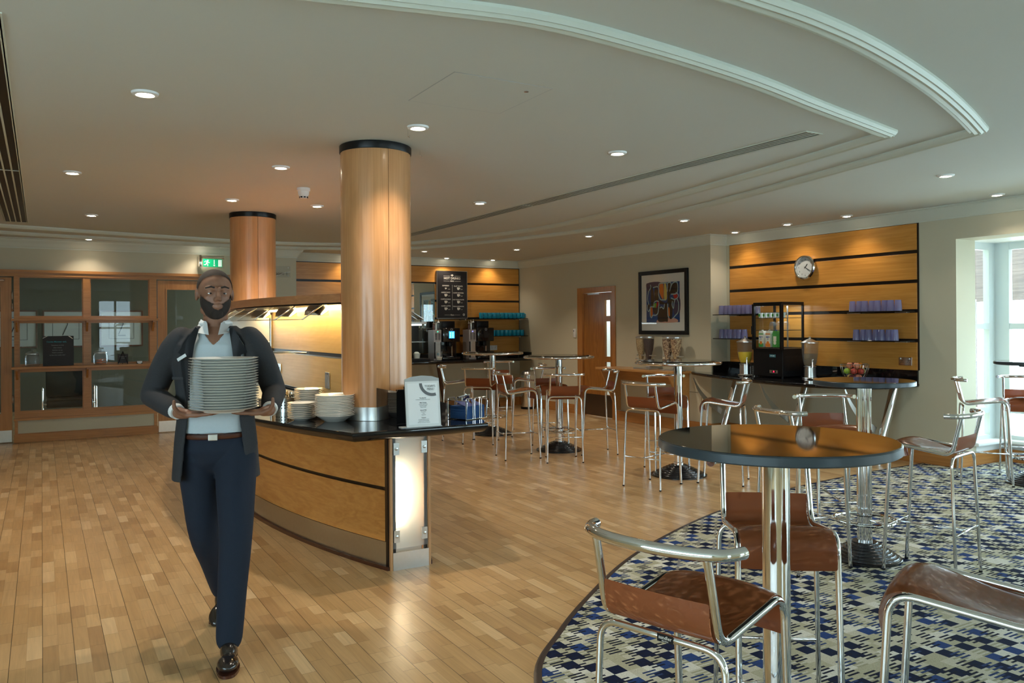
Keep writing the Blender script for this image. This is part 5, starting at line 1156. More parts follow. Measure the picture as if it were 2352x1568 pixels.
# menu stand
t = thing('menu_stand', "pale grey acrylic stand with the Today's Menu sheet at the island corner", 'menu stand', (1.925, 4.318, ZT), math.radians(-4))
G = Matrix.Rotation(math.radians(-7), 4, 'X') @ WY(0, 0, 0)
mb = MB(); hw, H_ = .107, .300
mb.prism([(-hw, 0), (hw, 0), (hw, H_-.02), (hw*.6, H_-.006), (0, H_), (-hw*.6, H_-.006), (-hw, H_-.02)], -.003, .003, G); obj('back_board', mb, M['midgrey'], t, smooth=False)
mb = MB(); mb.box(-hw+.002, hw-.002, .002, H_-.034, .003, .005, G); obj('sheet_holder', mb, M['paper'], t, smooth=False)
mb = MB(); mb.box(-hw+.014, hw-.014, .016, H_-.045, .005, .0058, G); obj('menu_sheet', mb, mat('menu_paper_white', (.74, .78, .80), .6), t, smooth=False)
mb = MB(); mb.box(-hw-.03, hw, -.02, .05, 0, .004); obj('foot', mb, M['midgrey'], t, smooth=False)
mb = MB(); G2 = G @ Matrix.Translation((0, 0, .0062))
mb.text("TODAY'S", .0165, G2 @ Matrix.Translation((.048, .236, 0))); mb.text('MENU', .0165, G2 @ Matrix.Translation((.050, .218, 0)))
for s_, y, sz, b in (('The Salad Bar', .168, .0075, .0003), ("A Selection of Chef's Choice Salads", .159, .0062, 0), ('Main Courses', .141, .0075, .0003), ('Chicken Tikka Masala', .132, .0062, 0), ('Vegetable Lasagne', .123, .0062, 0), ('Salmon Steaks', .114, .0062, 0),
        ('Served With', .097, .0075, .0003), ('Braised Rice', .088, .0062, 0), ('Chips', .079, .0062, 0), ('Vegetables', .070, .0062, 0), ('Desserts', .053, .0075, .0003), ('A healthy selection of fruit', .044, .0062, 0), ('Yoghurts and Fresh Cakes', .035, .0062, 0), ('Selection of Cheese & Biscuits', .026, .0062, 0)):
    mb.text(s_, sz, G2 @ Matrix.Translation((.0, y, 0)), bold=b, ex=.0002)
obj('printed_text', mb, M['greyprint'], t, smooth=False)
mb = MB(); o_, i_ = [], []
for k in range(17):
    a = PI + PI/2*k/16*1.18; cx, cy = .062, .255
    for lst, r in ((o_, .080), (i_, .062)):
        x, y = cx + r*1.02*math.cos(a), cy + r*.98*math.sin(a); lst.append((min(x, hw-.015), min(y, H_-.046)))
for k in range(16): mb.prism([o_[k], o_[k+1], i_[k+1], i_[k]], 0, .0004, G2)
obj('swoosh', mb, M['greyprint'], t, smooth=False)
# napkin holder
t = thing('napkin_holder', 'chrome wire napkin holder at the right corner of the island', 'napkin holder', (2.335, 4.56, ZT), math.radians(22))
mb = MB()
for y in (-.075, .075):
    for x0, x1 in ((-.10, -.035), (-.015, .05), (.03, .10)): mb.tube(fillet([(x0, y, .003), (x0, y, .135), (x1, y, .135), (x1, y, .003)], .012), .0028, 8)
for x in (-.10, .10): mb.tube(fillet([(x, -.075, .003), (x, -.085, .12), (x, .085, .12), (x, .075, .003)], .015), .0028, 8)
mb.tube([(-.10, -.075, .003), (.10, -.075, .003)], .003, 8); mb.tube([(-.10, .075, .003), (.10, .075, .003)], .003, 8)
obj('wire_frame', mb, M['chrome'], t)
mb = MB(); mb.tube([(-.09, 0, .14), (.02, 0, .15)], .006, 8); mb.tube([(-.05, 0, .15), (-.05, 0, .10)], .004, 8); mb.ball((-.02, 0, .152), .010, n=8); obj('weight_arm', mb, M['chrome'], t)
t = thing('napkin_stack', 'stack of folded royal blue paper napkins inside the wire holder', 'napkins', (2.335, 4.56, ZT+.006), math.radians(22))
mb = MB()
for k in range(14): mb.box(-.090+.002*random.random(), .090-.002*random.random(), -.066, .066, k*.0056, k*.0056+.0050)
obj('folded_napkins', mb, M['napkin'], t, smooth=False)
mb = MB(); mb.face([(-.09, -.064, .080), (.0, -.068, .074), (-.03, -.02, .112), (-.085, .03, .108)]); mb.face([(-.02, -.066, .081), (.09, -.060, .079), (.06, .04, .118), (.0, -.01, .142)]); mb.face([(0, -.01, .142), (.06, .04, .118), (.05, .06, .082), (-.05, .05, .082)])
bmesh.ops.solidify(mb.bm, geom=mb.bm.faces[:], thickness=.0012); obj('loose_napkin', mb, M['napkinlight'], t, smooth=False)

# ------------------------------------------------------------------ bar tables
def footring(t, z=.235, r=.175, col=.04):
    mb = MB(); mb.tube([(r*math.cos(2*PI*k/48), r*math.sin(2*PI*k/48), z) for k in range(48)], .010, 10, closed=True); obj('foot_ring', mb, M['chrome'], t)
    for k in range(3):
        a = 2*PI*k/3+.4; mb = MB(); mb.tube([(col*.9*math.cos(a), col*.9*math.sin(a), z), (r*math.cos(a), r*math.sin(a), z)], .006, 8); obj('spoke', mb, M['chrome'], t)
def stepped_base(t, R, h=.105, n=7, m='iron'):
    prof = [(R, 0), (R, .012)]; 
    for k in range(n):
        r = R - (R-.075)*(k+1)/n; z = .012 + (h-.012)*(k+1)/n; zp = .012 + (h-.012)*k/n
        prof += [(R - (R-.075)*k/n - .004, zp+.003), (r+.006, zp+.004), (r+.001, zp+.006), (r, z-.004), (r-.003, z)]
    prof += [(0, h)]
    mb = MB(); mb.lathe(prof, n=64); obj('base', mb, M[m], t, ang=18)
def ring_table(label, x, y):
    t = thing('bar_table', label, 'bar table', (x, y, 0), 0, 'chrome ringed bar tables on the wood floor')
    stepped_base(t, .266); footring(t)
    mb = MB(); mb.lathe([(.04, .10), (.04, 1.06), (0, 1.06)], n=32); mb.lathe([(.048, .10), (.048, .125), (.04, .13)], n=32); obj('column', mb, M['chrome'], t)
    mb = MB(); mb.lathe([(0, 1.058), (.15, 1.058), (.34, 1.072), (.352, 1.078), (.356, 1.090), (.350, 1.100), (0, 1.100)], n=64); obj('top', mb, M['black'], t)
    mb = MB(); mb.tube([(.398*math.cos(2*PI*k/64), .398*math.sin(2*PI*k/64), 1.078) for k in range(64)], .0145, 12, closed=True)
    for k in range(6): a = 2*PI*k/6+.2; mb.tube([(.345*math.cos(a), .345*math.sin(a), 1.070), (.395*math.cos(a), .395*math.sin(a), 1.074)], .006, 8)
    mb.ball((-.345, -.20, 1.085), .019, n=10)
    obj('rail_ring', mb, M['chrome'], t)
ring_table('round bar table with chrome rim ring, farthest, in front of the coffee machines', 5.20, 9.41)
ring_table('round bar table with chrome rim ring, in front of the oak door', 5.175, 7.78)
ring_table('round bar table with chrome rim ring, before the cereal dispenser console', 5.284, 5.876)
def plain_table(label, x, y, r, base_r, flute, colr=.041):
    t = thing('bar_table', label, 'bar table', (x, y, .009 if label.find('carpet') > 0 else 0)); q = .009
    stepped_base(t, base_r, .105 if base_r < .3 else .09); footring(t)
    mb = MB()
    if flute:
        n = 96; prof = []
        for z in (.10, 1.05):
            prof.append([mb.bm.verts.new(((colr+.0022*math.cos(24*a))*math.cos(a), (colr+.0022*math.cos(24*a))*math.sin(a), z)) for a in [2*PI*k/n/1 for k in range(n)]])
        for k in range(n): mb._f([prof[0][k], prof[0][(k+1) % n], prof[1][(k+1) % n], prof[1][k]])
    else: mb.lathe([(colr, .09), (colr, 1.06)], n=48)
    obj('column', mb, M['chrome'], t)
    mb = MB(); mb.box(-.17, .17, -.025, .025, 1.045, 1.062, bev=.004); mb.box(-.025, .025, -.17, .17, 1.045, 1.062, bev=.004); mb.lathe([(.10, 1.045), (.10, 1.053), (0, 1.053)], n=24); obj('top_bracket', mb, M['blackmat'], t)
    mb = MB(); mb.lathe([(0, 1.060), (r-.006, 1.060), (r, 1.064), (r, 1.086), (r-.003, 1.0895)], n=96); obj('edge', mb, M['blackedge'], t)
    mb = MB(); mb.lathe([(r-.003, 1.0895), (r-.006, 1.091), (0, 1.091)], n=96); obj('top', mb, M['black'], t)
    return t
plain_table('nearest bar table, large plain black round top on the carpet', 1.930, 1.713, .352, .235, False)
plain_table('bar table with fluted chrome column on the carpet, behind the nearest one', 4.355, 3.175, .292, .212, True)
plain_table('bar table at the right picture edge on the carpet by the bay window', 7.60, 3.84, .30, .215, False)

# ------------------------------------------------------------------ bar stools
def stool():
    t = thing('bar_stool', '', 'bar stool')
    for s in (-1, 1):
        path = fillet([(s*.164, .207, .002), (s*.159, .165, .748), (s*.157, -.165, .706), (s*.154, -.214, .915)], [.065, .055], 8)
        mb = MB(); mb.tube(path, .0105, 14); sf = obj('side_frame', mb, M['chrome'], t)
        mb = MB(); mb.tube([(s*.1642, .2075, 0), (s*.1637, .2063, .012)], .0118, 12); obj('foot_cap', mb, M['blackmat'], sf)
    for s in (-1, 1):
        path = fillet([(s*.189, -.196, .002), (s*.173, -.170, .694), (0, -.168, .694)], .055, 8)
        mb = MB(); mb.tube(path, .0088, 14); rl = obj('rear_leg', mb, M['chrome'], t)
        mb = MB(); mb.tube([(s*.1893, -.1965, 0), (s*.1888, -.1955, .011)], .0100, 12); obj('foot_cap', mb, M['blackmat'], rl)
    mb = MB()
    mb.tube([(-.1825, -.186, .268), (.1825, -.186, .268)], .0062, 10); mb.tube([(-.1625, .193, .262), (.1625, .193, .262)], .0062, 10); mb.tube([(0, -.186, .268), (0, .193, .262)], .0062, 10)
    obj('stretcher', mb, M['chrome'], t)
    pts = spline([(-.207, -.145, .926), (-.198, -.176, .926), (-.172, -.208, .926), (-.10, -.236, .926), (0, -.246, .926), (.10, -.236, .926), (.172, -.208, .926), (.198, -.176, .926), (.207, -.145, .926)], 6)
    mb = MB(); mb.tube(pts, .0145, 18); obj('back_rail', mb, M['chrome'], t)
    # leather sling: short back, seat, waterfall front
    prof = spline([(0, -.193, .802), (0, -.190, .765), (0, -.182, .726), (0, -.155, .705), (0, -.10, .708), (0, -.02, .722), (0, .06, .742), (0, .125, .752), (0, .172, .735), (0, .190, .697), (0, .190, .655), (0, .183, .628)], 4)
    mb = MB(); nx = 14; rows = []; n = len(prof)
    for i, p in enumerate(prof):
        f = i/(n-1); row = []
        for k in range(nx+1):
            u = -1 + 2*k/nx; w = .1475 + .007*(lambda q: q*q*(3-2*q))(min(1, max(0, (f-.2)/.4)))
            g = lambda a, b: (lambda q: q*q*(3-2*q))(min(1, max(0, (f-a)/(b-a))))
            c2 = 1-u*u
            bul = .010*c2*g(.50, .70)*(1-g(.80, .95)) - .009*c2*g(.18, .35)*(1-g(.45, .62))
            edge = -.008*abs(u)**6*g(.2, .35)*(1-g(.75, .9))
            fwd = .010*c2*g(.74, .90) - .008*c2*(1-g(.10, .24))
            row.append(mb.bm.verts.new((u*w, p.y + fwd, p.z + bul + edge + .006)))
        rows.append(row)
    for A, B in zip(rows, rows[1:]):
        for k in range(nx): mb._f([A[k], A[k+1], B[k+1], B[k]])
    bmesh.ops.solidify(mb.bm, geom=mb.bm.faces[:], thickness=.009)
    o = obj('leather_seat', mb, M['leather'], t, ang=60)
    mod = o.modifiers.new('soften', 'SUBSURF'); mod.levels = 1; mod.render_levels = 1
    return t
ST = [('S1',1.438,1.539,16.9,'nearest chrome stool with tan leather seat, seen from behind at left of the nearest table'),
 ('S2',2.218,1.966,233.0,'chrome stool facing the camera behind the column of the nearest table'),
 ('S3',2.10,1.22,114,'tan leather stool seat cut off by the bottom right corner of the picture'),
 ('S4',4.438,2.796,101.8,'stool on the carpet at the right of the fluted column table, facing left'),
 ('S5',3.927,3.283,350.5,'stool mostly hidden behind the nearest table top, left of the fluted column'),
 ('S6',4.647,3.632,238.2,'stool facing the camera directly behind the fluted column table'),
 ('S7',4.751,5.619,18.3,'stool at the left of the table before the cereal console, seen from behind'),
 ('S8',5.358,6.121,242.2,'stool facing the camera behind the table before the cereal console'),
 ('S9',5.412,5.411,126.5,'stool in side view right of the cereal console table, before the black counter'),
 ('S10',4.826,7.18,62.5,'stool seen squarely from behind in front of the table before the oak door'),
 ('S11',4.513,7.606,346.0,'stool in side view left of the table before the oak door, facing right'),
 ('S12',5.211,8.004,249.3,'stool facing the camera behind the table before the oak door'),
 ('S14',5.415,7.392,159.9,'stool standing in front of the oak door, facing left'),
 ('S15',4.708,8.81,47.7,'stool seen from behind in front of the farthest table'),
 ('S16',4.626,9.305,333.3,'stool at the left of the farthest table, behind the blue napkins'),
 ('S17',5.60,9.92,245.9,'stool facing the camera behind the farthest table'),
 ('S13',5.52,9.039,148.4,'stool at the right of the farthest table, facing left before the pedal bin'),
 ('S18',7.311,4.11,305.3,'stool in side view against the bay window, facing right'),
 ('S19',7.754,3.97,215.6,'stool cut off by the right picture edge before the bay window glass')]
s0 = stool(); first = True
for nm, x, y, th, lab in ST:
    z = .0092 if nm in ('S1', 'S2', 'S3', 'S4', 'S5', 'S6', 'S18', 'S19') else .0002
    grp = 'tan leather bar stools'
    if first: o = s0; first = False; o.location = (x, y, z); o.rotation_euler = (0, 0, math.radians(th-90)); o['label'] = lab; o['group'] = grp; s1 = o
    else: dup(s0, (x, y, z), math.radians(th-90), lab, grp)
# maker's tag only on the nearest stool
mb = MB(); mb.box(-.022, .022, -.0095, -.0088, -.0095, .0095); 
tg = obj('maker_tag', mb, M['blackmat'], s1, smooth=False, label='small black maker tag with white lettering'); tg.location = (.02, -.168, .694)
mb = MB(); mb.text('sandler', .0125, WY(0, -.0098, .0015), ex=.0002); mb.text('SEATING', .0045, WY(0, -.0098, -.0065), ex=.0002); obj('lettering', mb, M['cream'], tg, smooth=False)

# ------------------------------------------------------------------ things on the partition ledge
def jar(label, x, fill):
    t = thing('glass_jar', label, 'jar', (x, YP-.15, .9655))
    mb = MB(); mb.lathe([(0, 0), (.07, 0), (.082, .012), (.085, .03), (.085, .12), (.072, .150), (.070, .158), (.066, .158), (.068, .148), (.081, .118), (.081, .03), (.07, .010), (0, .008)], n=32); obj('jar', mb, M['clearplastic'], t)
    mb = MB(); mb.lathe([(.076, .158), (.078, .172), (.05, .190), (.012, .198), (.010, .210), (.018, .222), (.012, .235), (0, .238)], n=28); obj('lid', mb, M['clearplastic'], t)
    mb = MB(); mb.lathe([(.072, .152), (.079, .156), (.079, .162), (.07, .164)], n=28); obj('seal_ring', mb, M['softsteel'], t)
    if fill:
        for k in range(7):
            c = thing('cookie', f'brown cookie lying in the right-hand glass jar, {ORD[k]} from the bottom', 'cookie', (x+.03*math.cos(k*2.1), YP-.15+.03*math.sin(k*2.1), .9655+.012+k*.0095), 0, 'cookies in the jar')
            mb = MB(); mb.lathe([(0, 0), (.034, 0), (.037, .004), (.030, .009), (0, .010)], n=18); obj('biscuit', mb, M['orangeprint'], c)
            c.rotation_euler = (.12*math.sin(k), .1*math.cos(k*3), 0)
jar('empty lidded glass jar at the left end of the partition ledge', -.10, False); jar('lidded glass jar with brown cookies on the partition ledge', .67, True)
t = thing('notice_board', 'black poster board with pale lettering leaning on the partition ledge', 'sign', (.19, YP-.075, .966))
G = Matrix.Rotation(math.radians(-4), 4, 'X') @ WY(0, 0, 0)
mb = MB(); mb.box(-.175, .175, 0, .385, -.004, .004, G); obj('board', mb, M['darkboard'], t, smooth=False)
mb = MB(); mb.text('Cookie Monster said,', .026, G @ Matrix.Translation((-.02, .31, .0045)), bold=.0004); obj('heading', mb, mat('cyan_lettering', (.03, .35, .42), .6), t, smooth=False)
mb = MB()
for k, s_ in enumerate(('"Sometimes me think', 'what is friend,', 'And then me say:', 'friend is someone', 'to share last cookie with."')): mb.text(s_, .017, G @ Matrix.Translation((-.01, .265-k*.032, .0045)))
obj('lettering', mb, M['midgrey'], t, smooth=False)
mb = MB(); mb.prism([(-.175, .36), (-.13, .385), (-.12, .385), (-.175, .352)], .004, .006, G); mb.prism([(.11, .385), (.16, .345), (.168, .348), (.13, .385)], .004, .006, G); obj('corner_ribbon', mb, M['cream'], t, smooth=False)
t = thing('easel_sign', 'small black easel sign right of the cookie jar', 'sign', (.94, YP-.14, .966))
mb = MB(); mb.box(-.065, .065, 0, .12, -.003, .003, G @ Matrix.Translation((0, .015, 0))); obj('board', mb, M['darkboard'], t, smooth=False)
mb = MB(); mb.tube([(-.06, -.01, 0), (0, .01, .17)], .004, 6); mb.tube([(.06, -.01, 0), (0, .01, .17)], .004, 6); mb.tube([(0, .04, 0), (0, .01, .17)], .004, 6); obj('easel', mb, M['blackmat'], t)
mb = MB(); mb.text('Cookies from', .014, G @ Matrix.Translation((0, .10, .0045))); mb.text('Canada', .014, G @ Matrix.Translation((0, .08, .0045))); obj('lettering', mb, M['midgrey'], t, smooth=False)
t = thing('card_holder', 'small white half round card holder at the right end of the partition ledge', 'card holder', (1.14, YP-.16, .966))
mb = MB(); mb.prism([(-.035, 0), (.035, 0), (.035, .035), (.02, .038), (-.02, .038), (-.035, .035)], -.02, .02, WY(0, 0, 0)); obj('holder', mb, M['blackmat'], t, smooth=False)
mb = MB(); mb.prism([(-.033, .036), (-.028, .012), (-.01, .002), (.01, .002), (.028, .012), (.033, .036)], .020, .022, WY(0, 0, 0)); obj('front', mb, M['white'], t, smooth=False)

# ------------------------------------------------------------------ waiter walking towards the camera with a stack of plates
_px = (495-1176)/1848*3.78
PO = R0*_px + F*3.78
PRZ = -YAW + math.radians(14)
pr = thing('person', 'man in dark blazer and navy trousers walking with a tall stack of white plates', 'person', (PO.x, PO.y, 0), PRZ)
skin = mat('warm_brown_skin', (.225, .105, .062), .5, noise=.08, nscale=20); hairm = mat('close_cropped_black_hair', (.020, .013, .010), .85, noise=.3, nscale=120)
blaz = mat('charcoal_wool_blazer', (.026, .027, .031), .85, noise=.25, nscale=160, bump=.15, bscale=300); navy = mat('navy_wool_trousers', (.006, .012, .026), .85, noise=.2, nscale=150)
knit = mat('pale_blue_grey_knit', (.44, .50, .53), .85, noise=.04, nscale=80); shirtm = mat('white_cotton_shirt', (.66, .68, .68), .8, noise=.03)
def remesh(o, v, sm=6, f=.5):
    m = o.modifiers.new('merge', 'REMESH'); m.mode = 'VOXEL'; m.voxel_size = v; m.use_smooth_shade = True
    if sm: s = o.modifiers.new('smooth', 'SMOOTH'); s.iterations = sm; s.factor = f
    return o
def limb(mb, pts, rs, k=6, n=20):
    P = spline(pts, k); R = []
    for i in range(len(pts)-1):
        for j in range(k): R.append(rs[i] + (rs[i+1]-rs[i])*j/k)
    R.append(rs[-1]); mb.tube(P, 0, n, rs=R); mb.ball(P[0], R[0]*.98, n=10); mb.ball(P[-1], R[-1]*.98, n=10)
HR = Matrix.Translation((0, -.015, 0)) @ Matrix.Rotation(math.radians(14), 4, 'Z')      # head turned to the picture's right
def hp(*p): return HR @ Vector(p)
SH_R, EL_R, WR_R, PA_R = (-.178, .01, 1.385), (-.285, .045, 1.135), (-.130, -.195, 1.070), (-.066, -.245, 1.071)
SH_L, EL_L, WR_L, PA_L = (.178, .01, 1.385), (.262, .035, 1.140), (.250, -.195, 1.070), (.198, -.245, 1.071)
HIPL, KNL, ANL = (.088, .0, .90), (.098, -.165, .505), (.078, -.285, .105)
HIPR, KNR, ANR = (-.088, .02, .90), (-.058, .045, .48), (-.005, .285, .155)
mb = MB()
mb.ball((0, .012, 1.632), .083, sx=.93, sy=1.13, sz=1.06, n=20, M=HR); mb.ball((0, -.022, 1.578), .066, sx=.95, sy=1.02, sz=1.30, n=18, M=HR)
mb.ball((0, -.066, 1.513), .023, n=10, M=HR)
for s in (-1, 1):
    mb.ball((s*.042, -.012, 1.532), .026, n=10, M=HR); mb.ball((s*.034, -.055, 1.583), .022, n=10, M=HR); mb.ball((s*.0795, .012, 1.602), .018, sx=.45, sy=.9, sz=1.75, n=10, M=HR)
    mb.ball((s*.011, -.098, 1.577), .0085, n=8, M=HR)
    mb.ball((s*.030, -.0735, 1.6115), .0138, sz=.78, n=12, M=HR); mb.ball((s*.030, -.0725, 1.5985), .0135, sz=.62, n=12, M=HR)
    mb.tube([hp(s*.052, -.066, 1.624), hp(s*.030, -.085, 1.630), hp(s*.006, -.090, 1.626)], .0085, 10)
    limb(mb, [(s*.10, .01, 1.37), (s*.16, .01, 1.385), SH_R if s < 0 else SH_L], [.055, .045, .034])
mb.tube([hp(0, -.086, 1.622), hp(0, -.100, 1.602), hp(0, -.112, 1.583)], 0, 12, rs=[.008, .0095, .013])
mb.tube([hp(-.024, -.080, 1.549), hp(0, -.094, 1.551), hp(.024, -.080, 1.549)], .0052, 10); mb.tube([hp(-.020, -.080, 1.541), hp(0, -.092, 1.539), hp(.020, -.080, 1.541)], .006, 10)
limb(mb, [(0, .030, 1.38), (0, .018, 1.46), (0, .0, 1.54)], [.062, .056, .055])
limb(mb, [(0, .0, .93), (0, .0, 1.1), (0, .0, 1.28), (0, .02, 1.40)], [.11, .10, .115, .08])
for sh, el, wr, pa, s in ((SH_R, EL_R, WR_R, PA_R, -1), (SH_L, EL_L, WR_L, PA_L, 1)):
    limb(mb, [(sh[0], sh[1], sh[2]-.02), el], [.038, .036]); limb(mb, [el, wr], [.038, .025]); limb(mb, [wr, ((wr[0]+pa[0])/2, (wr[1]+pa[1])/2, 1.070)], [.025, .022])
    # palm, fingers under the bottom plate, thumb up the outside of the rim
    PM = Matrix.Translation(pa) @ Matrix.Rotation(math.radians(-22 if s < 0 else 22), 4, 'Z')
    mb.box(-.044, .044, -.042, .042, -.013, .010, PM, bev=.010)
    for k, (L_, dy) in enumerate(((.066, -.034), (.076, -.012), (.072, .010), (.056, .031))):
        x0 = .036*-s; q = [(x0, dy, -.001), (x0-s*L_*.45, dy*1.05, .001), (x0-s*L_*.78, dy*1.06, .003), (x0-s*L_, dy*1.05, .006)]
        mb.tube([PM @ Vector(p) for p in q], 0, 10, rs=[.0092, .0088, .0080, .0068]); mb.ball(PM @ Vector(q[-1]), .0068, n=8)
    q = [(s*.020, -.030, 0), (s*.040, -.058, .012), (s*.046, -.078, .038), (s*.044, -.082, .062)]
    mb.tube([PM @ Vector(p) for p in q], 0, 10, rs=[.013, .0115, .0100, .0080]); mb.ball(PM @ Vector(q[-1]), .008, n=8)
for h_, kn, an in ((HIPL, KNL, ANL), (HIPR, KNR, ANR)): limb(mb, [h_, kn], [.085, .052]); limb(mb, [kn, an], [.050, .036])
limb(mb, [HIPL, (0, 0, .93), HIPR], [.08, .10, .08])
body = remesh(obj('body', mb, skin, pr), .0045, 5)
# eyes
for s in (-1, 1):
    mb = MB(); mb.ball((s*.030, -.0735, 1.606), .0120, n=12, M=HR); e = obj('eye', mb, M['white'], body)
    mb = MB(); mb.ball((s*.030, -.0830, 1.606), .0060, sy=.5, n=8, M=HR); obj('iris', mb, hairm, e)
def shell(cx, r, sc, keep, name, m):
    mb = MB(); mb.ball(cx, r, *sc, n=70, M=HR); inv = HR.inverted()
    bad = [v for v in mb.bm.verts if not keep(inv @ v.co)]; bmesh.ops.delete(mb.bm, geom=bad, context='VERTS')
    o = obj(name, mb, m, body); q = o.modifiers.new('soften', 'SMOOTH'); q.iterations = 8; q.factor = .5; return o
shell((0, .012, 1.633), .0852, (.93, 1.12, 1.05), lambda p: p.z > 1.688 - max(0, p.y+.045)*.98 - 5*abs(p.x)**2 and (p.z > 1.59 or p.y > .035) and p.z > 1.54, 'hair', hairm)
shell((0, -.022, 1.577), .0703, (.97, 1.03, 1.30), lambda p: p.z < 1.558 + 9*abs(p.x)**2*(1.4 if p.y > -.03 else 1) and p.y < .014 and not ((p.x/.021)**2 + ((p.z-1.545)/.0095)**2 < 1), 'beard', hairm)
mb = MB(); mb.ball((0, -.066, 1.512), .0265, n=12, M=HR); obj('chin_beard', mb, hairm, body)
mb = MB()
for s in (-1, 1): mb.tube([hp(s*.050, -.074, 1.630), hp(s*.030, -.094, 1.636), hp(s*.014, -.097, 1.631)], .0042, 8)
obj('eyebrows', mb, hairm, body)
# clothes: torso shells
def torso(secs, gap, th, name, m, n=56, vox=.007):
    mb = MB(); rows = []
    for z, a, bf, bb, cy in secs:
        g = gap(z); row = []
        for k in range(n+1):
            t = -PI/2 + g + (2*PI - 2*g)*k/n; c, s_ = math.cos(t), math.sin(t); b = bf if s_ < 0 else bb
            row.append(mb.bm.verts.new((a*math.copysign(abs(c)**.86, c), cy + b*math.copysign(abs(s_)**.9, s_), z)))
        rows.append(row)
    for A, B in zip(rows, rows[1:]):
        for k in range(n): mb._f([A[k], A[k+1], B[k+1], B[k]])
    bmesh.ops.recalc_face_normals(mb.bm, faces=mb.bm.faces); bmesh.ops.solidify(mb.bm, geom=mb.bm.faces[:], thickness=th)
    return mb
mb = torso([(.962, .157, .114, .110, .0), (1.0, .155, .112, .108, .0), (1.1, .155, .112, .108, .0), (1.2, .165, .118, .115, .0), (1.3, .172, .118, .118, .005), (1.37, .165, .098, .105, .01), (1.42, .115, .070, .085, .015), (1.455, .078, .058, .066, .018)],
           lambda z: .0 if z < 1.372 else (z-1.372)*6.5, .010, 'sweater', knit)
sw = obj('sweater', mb, knit, pr); remesh(sw, .006, 4)
mb = MB()
for s in (-1, 1):   # shirt collar wings
    v = [Vector(p) for p in ((s*.066, .045, 1.478), (s*.062, -.020, 1.488), (s*.030, -.058, 1.470), (s*.020, -.088, 1.415), (s*.070, -.070, 1.425), (s*.085, .0, 1.445), (s*.080, .05, 1.445))]
    mb.face(v if s > 0 else v[::-1])
mb.tube([(.066*math.cos(a), .012+.062*math.sin(a), 1.470) for a in [-.9 + (PI+1.8)*k/20 for k in range(21)]], .010, 8)
bmesh.ops.solidify(mb.bm, geom=[f for f in mb.bm.faces if len(f.verts) == 7], thickness=.004); obj('shirt_collar', mb, shirtm, pr)
mb = torso([(.745, .196, .150, .150, .005), (.80, .192, .146, .146, .0), (.92, .184, .138, .136, .0), (1.03, .172, .130, .124, .0), (1.12, .172, .130, .124, .0), (1.2, .180, .134, .130, .0), (1.3, .190, .134, .132, .005), (1.37, .190, .118, .122, .01), (1.415, .160, .085, .100, .015), (1.445, .105, .070, .082, .018), (1.46, .088, .066, .075, .02)],
           lambda z: .80 - .12*min(1, (z-.745)/.3) if z < 1.1 else .68 + .10*math.sin((z-1.1)/.36*PI), .013, 'blazer', blaz)
for sh, el, wr in ((SH_R, EL_R, WR_R), (SH_L, EL_L, WR_L)):
    m_ = Vector(el)*.22 + Vector(wr)*.78
    limb(mb, [(sh[0]*.84, sh[1], sh[2]+.006), (sh[0]*1.02, sh[1], sh[2]-.045), tuple((Vector(sh)+Vector(el))/2), el], [.064, .069, .060, .055], n=24); limb(mb, [el, tuple((Vector(el)+m_)/2), tuple(m_)], [.055, .051, .043], n=24)
bl = obj('blazer', mb, blaz, pr); remesh(bl, .0065, 5)
mb = MB()
for s in (-1, 1):   # lapels
    v = [Vector(p) for p in ((s*.082, -.045, 1.452), (s*.112, -.082, 1.40), (s*.150, -.108, 1.335), (s*.122, -.122, 1.322), (s*.135, -.130, 1.285), (s*.108, -.140, 1.12), (s*.098, -.128, 1.12), (s*.096, -.124, 1.25), (s*.080, -.104, 1.37), (s*.066, -.062, 1.44))]
    mb.face(v if s < 0 else v[::-1])
bmesh.ops.solidify(mb.bm, geom=mb.bm.faces[:], thickness=.006); obj('lapels', mb, blaz, bl)
for k, (wr, el) in enumerate(((WR_R, EL_R), (WR_L, EL_L))):
    a, b = Vector(el)*.20 + Vector(wr)*.80, Vector(el)*.06 + Vector(wr)*.94
    mb = MB(); mb.tube([a, b], 0, 20, rs=[.036, .033]); obj('shirt_cuff', mb, shirtm, pr)
mb = MB(); mb.box(-.024, .024, -.004, .0, -.007, .007, Matrix.Translation((-.128, -.139, 1.315)) @ Matrix.Rotation(-.5, 4, 'Z') @ Matrix.Rotation(-.5, 4, 'Y')); obj('name_badge', mb, M['paper'], pr, smooth=False)
mb = MB(); mb.box(-.035, .035, -.003, .0, -.006, .006, Matrix.Translation((-.145, -.108, 1.22)) @ Matrix.Rotation(-.5, 4, 'Z')); obj('pocket_welt', mb, blaz, pr, smooth=False)
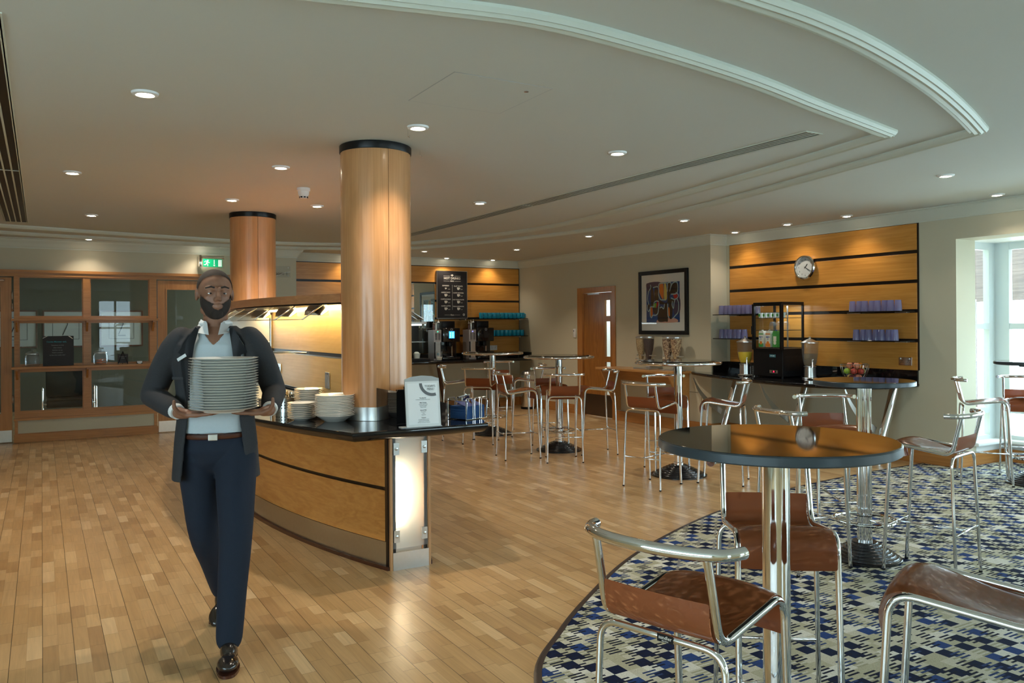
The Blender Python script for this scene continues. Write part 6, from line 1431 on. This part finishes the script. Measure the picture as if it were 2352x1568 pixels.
# trousers, belt, shoes
mb = MB()
for h_, kn, an, e in ((HIPL, KNL, ANL, .02), (HIPR, KNR, ANR, .0)):
    a2 = (an[0], an[1]+.005, an[2]-.02)
    limb(mb, [h_, tuple((Vector(h_)+Vector(kn))/2), kn, tuple((Vector(kn)+Vector(a2))/2), a2], [.100, .088, .073, .064, .056], n=24)
limb(mb, [(-.065, .012, .86), (0, .005, .865), (.065, .005, .86)], [.100, .104, .100], n=24); mb.lathe([(0, .80), (.120, .82), (.152, .88), (.148, .955), (.144, .962), (0, .962)], n=40, sy=.78)
mb.bm.verts.ensure_lookup_table()
tr = obj('trousers', mb, navy, pr); remesh(tr, .007, 6)
mb = MB(); mb.tube([(.150*math.cos(a), .119*math.sin(a), .950) for a in [2*PI*k/48 for k in range(48)]], .013, 10, closed=True); obj('belt', mb, M['brownleg'], pr)
mb = MB(); mb.box(-.020, .020, -.138, -.128, .936, .964, bev=.002); obj('belt_buckle', mb, M['steel'], pr, smooth=False)
shoe = mat('polished_dark_leather_shoe', (.018, .013, .011), .18, coat=.6, noise=.2)
for an, yaw, pitch, dz in ((ANL, .06, 0, 0), (ANR, -.12, .42, .0)):
    G = Matrix.Translation((an[0], an[1], an[2])) @ Matrix.Rotation(yaw, 4, 'Z') @ Matrix.Rotation(pitch, 4, 'X') @ Matrix.Translation((0, 0, -.105))
    mb = MB(); mb.ball((0, .035, .045), .040, sx=.9, sy=1.15, sz=1.05, n=12, M=G); mb.ball((0, -.03, .048), .044, sx=.85, sy=1.5, sz=.95, n=12, M=G); mb.ball((.0, -.135, .034), .045, sx=1.0, sy=1.65, sz=.62, n=14, M=G)
    mb.tube([G @ Vector((0, .02, .05)), G @ Vector((0, .01, .105))], 0, 18, rs=[.042, .038])
    sh_ = remesh(obj('shoe', mb, shoe, pr), .005, 4)
    mb = MB(); sole = [(p.x, p.y) for p in spline([(0, .082, 0), (.034, .06, 0), (.032, -.02, 0), (.048, -.12, 0), (.030, -.20, 0), (0, -.218, 0), (-.030, -.20, 0), (-.048, -.12, 0), (-.032, -.02, 0), (-.034, .06, 0)], 4, closed=True)]
    mb.prism(sole, 0, .012, G); mb.prism([q for q in sole if q[1] > .0], -.0 , .016, G); obj('sole', mb, M['brownleg'], sh_, smooth=False)
# the carried stack: every plate a thing of its own
PMW = Matrix.Translation((PO.x, PO.y, 0)) @ Matrix.Rotation(PRZ, 4, 'Z'); pc = PMW @ Vector((.066, -.300, 1.0835))
dp = plate('dinner_plate', 'plate', .145, .020, .085); dp['category'] = 'plate'
stack(dp, 20, pc.x, pc.y, pc.z, .0113, lambda k, n: f'white dinner plate, {posn(k, n)} of the tall stack carried by the man', 'dinner plates carried by the man', .0012)
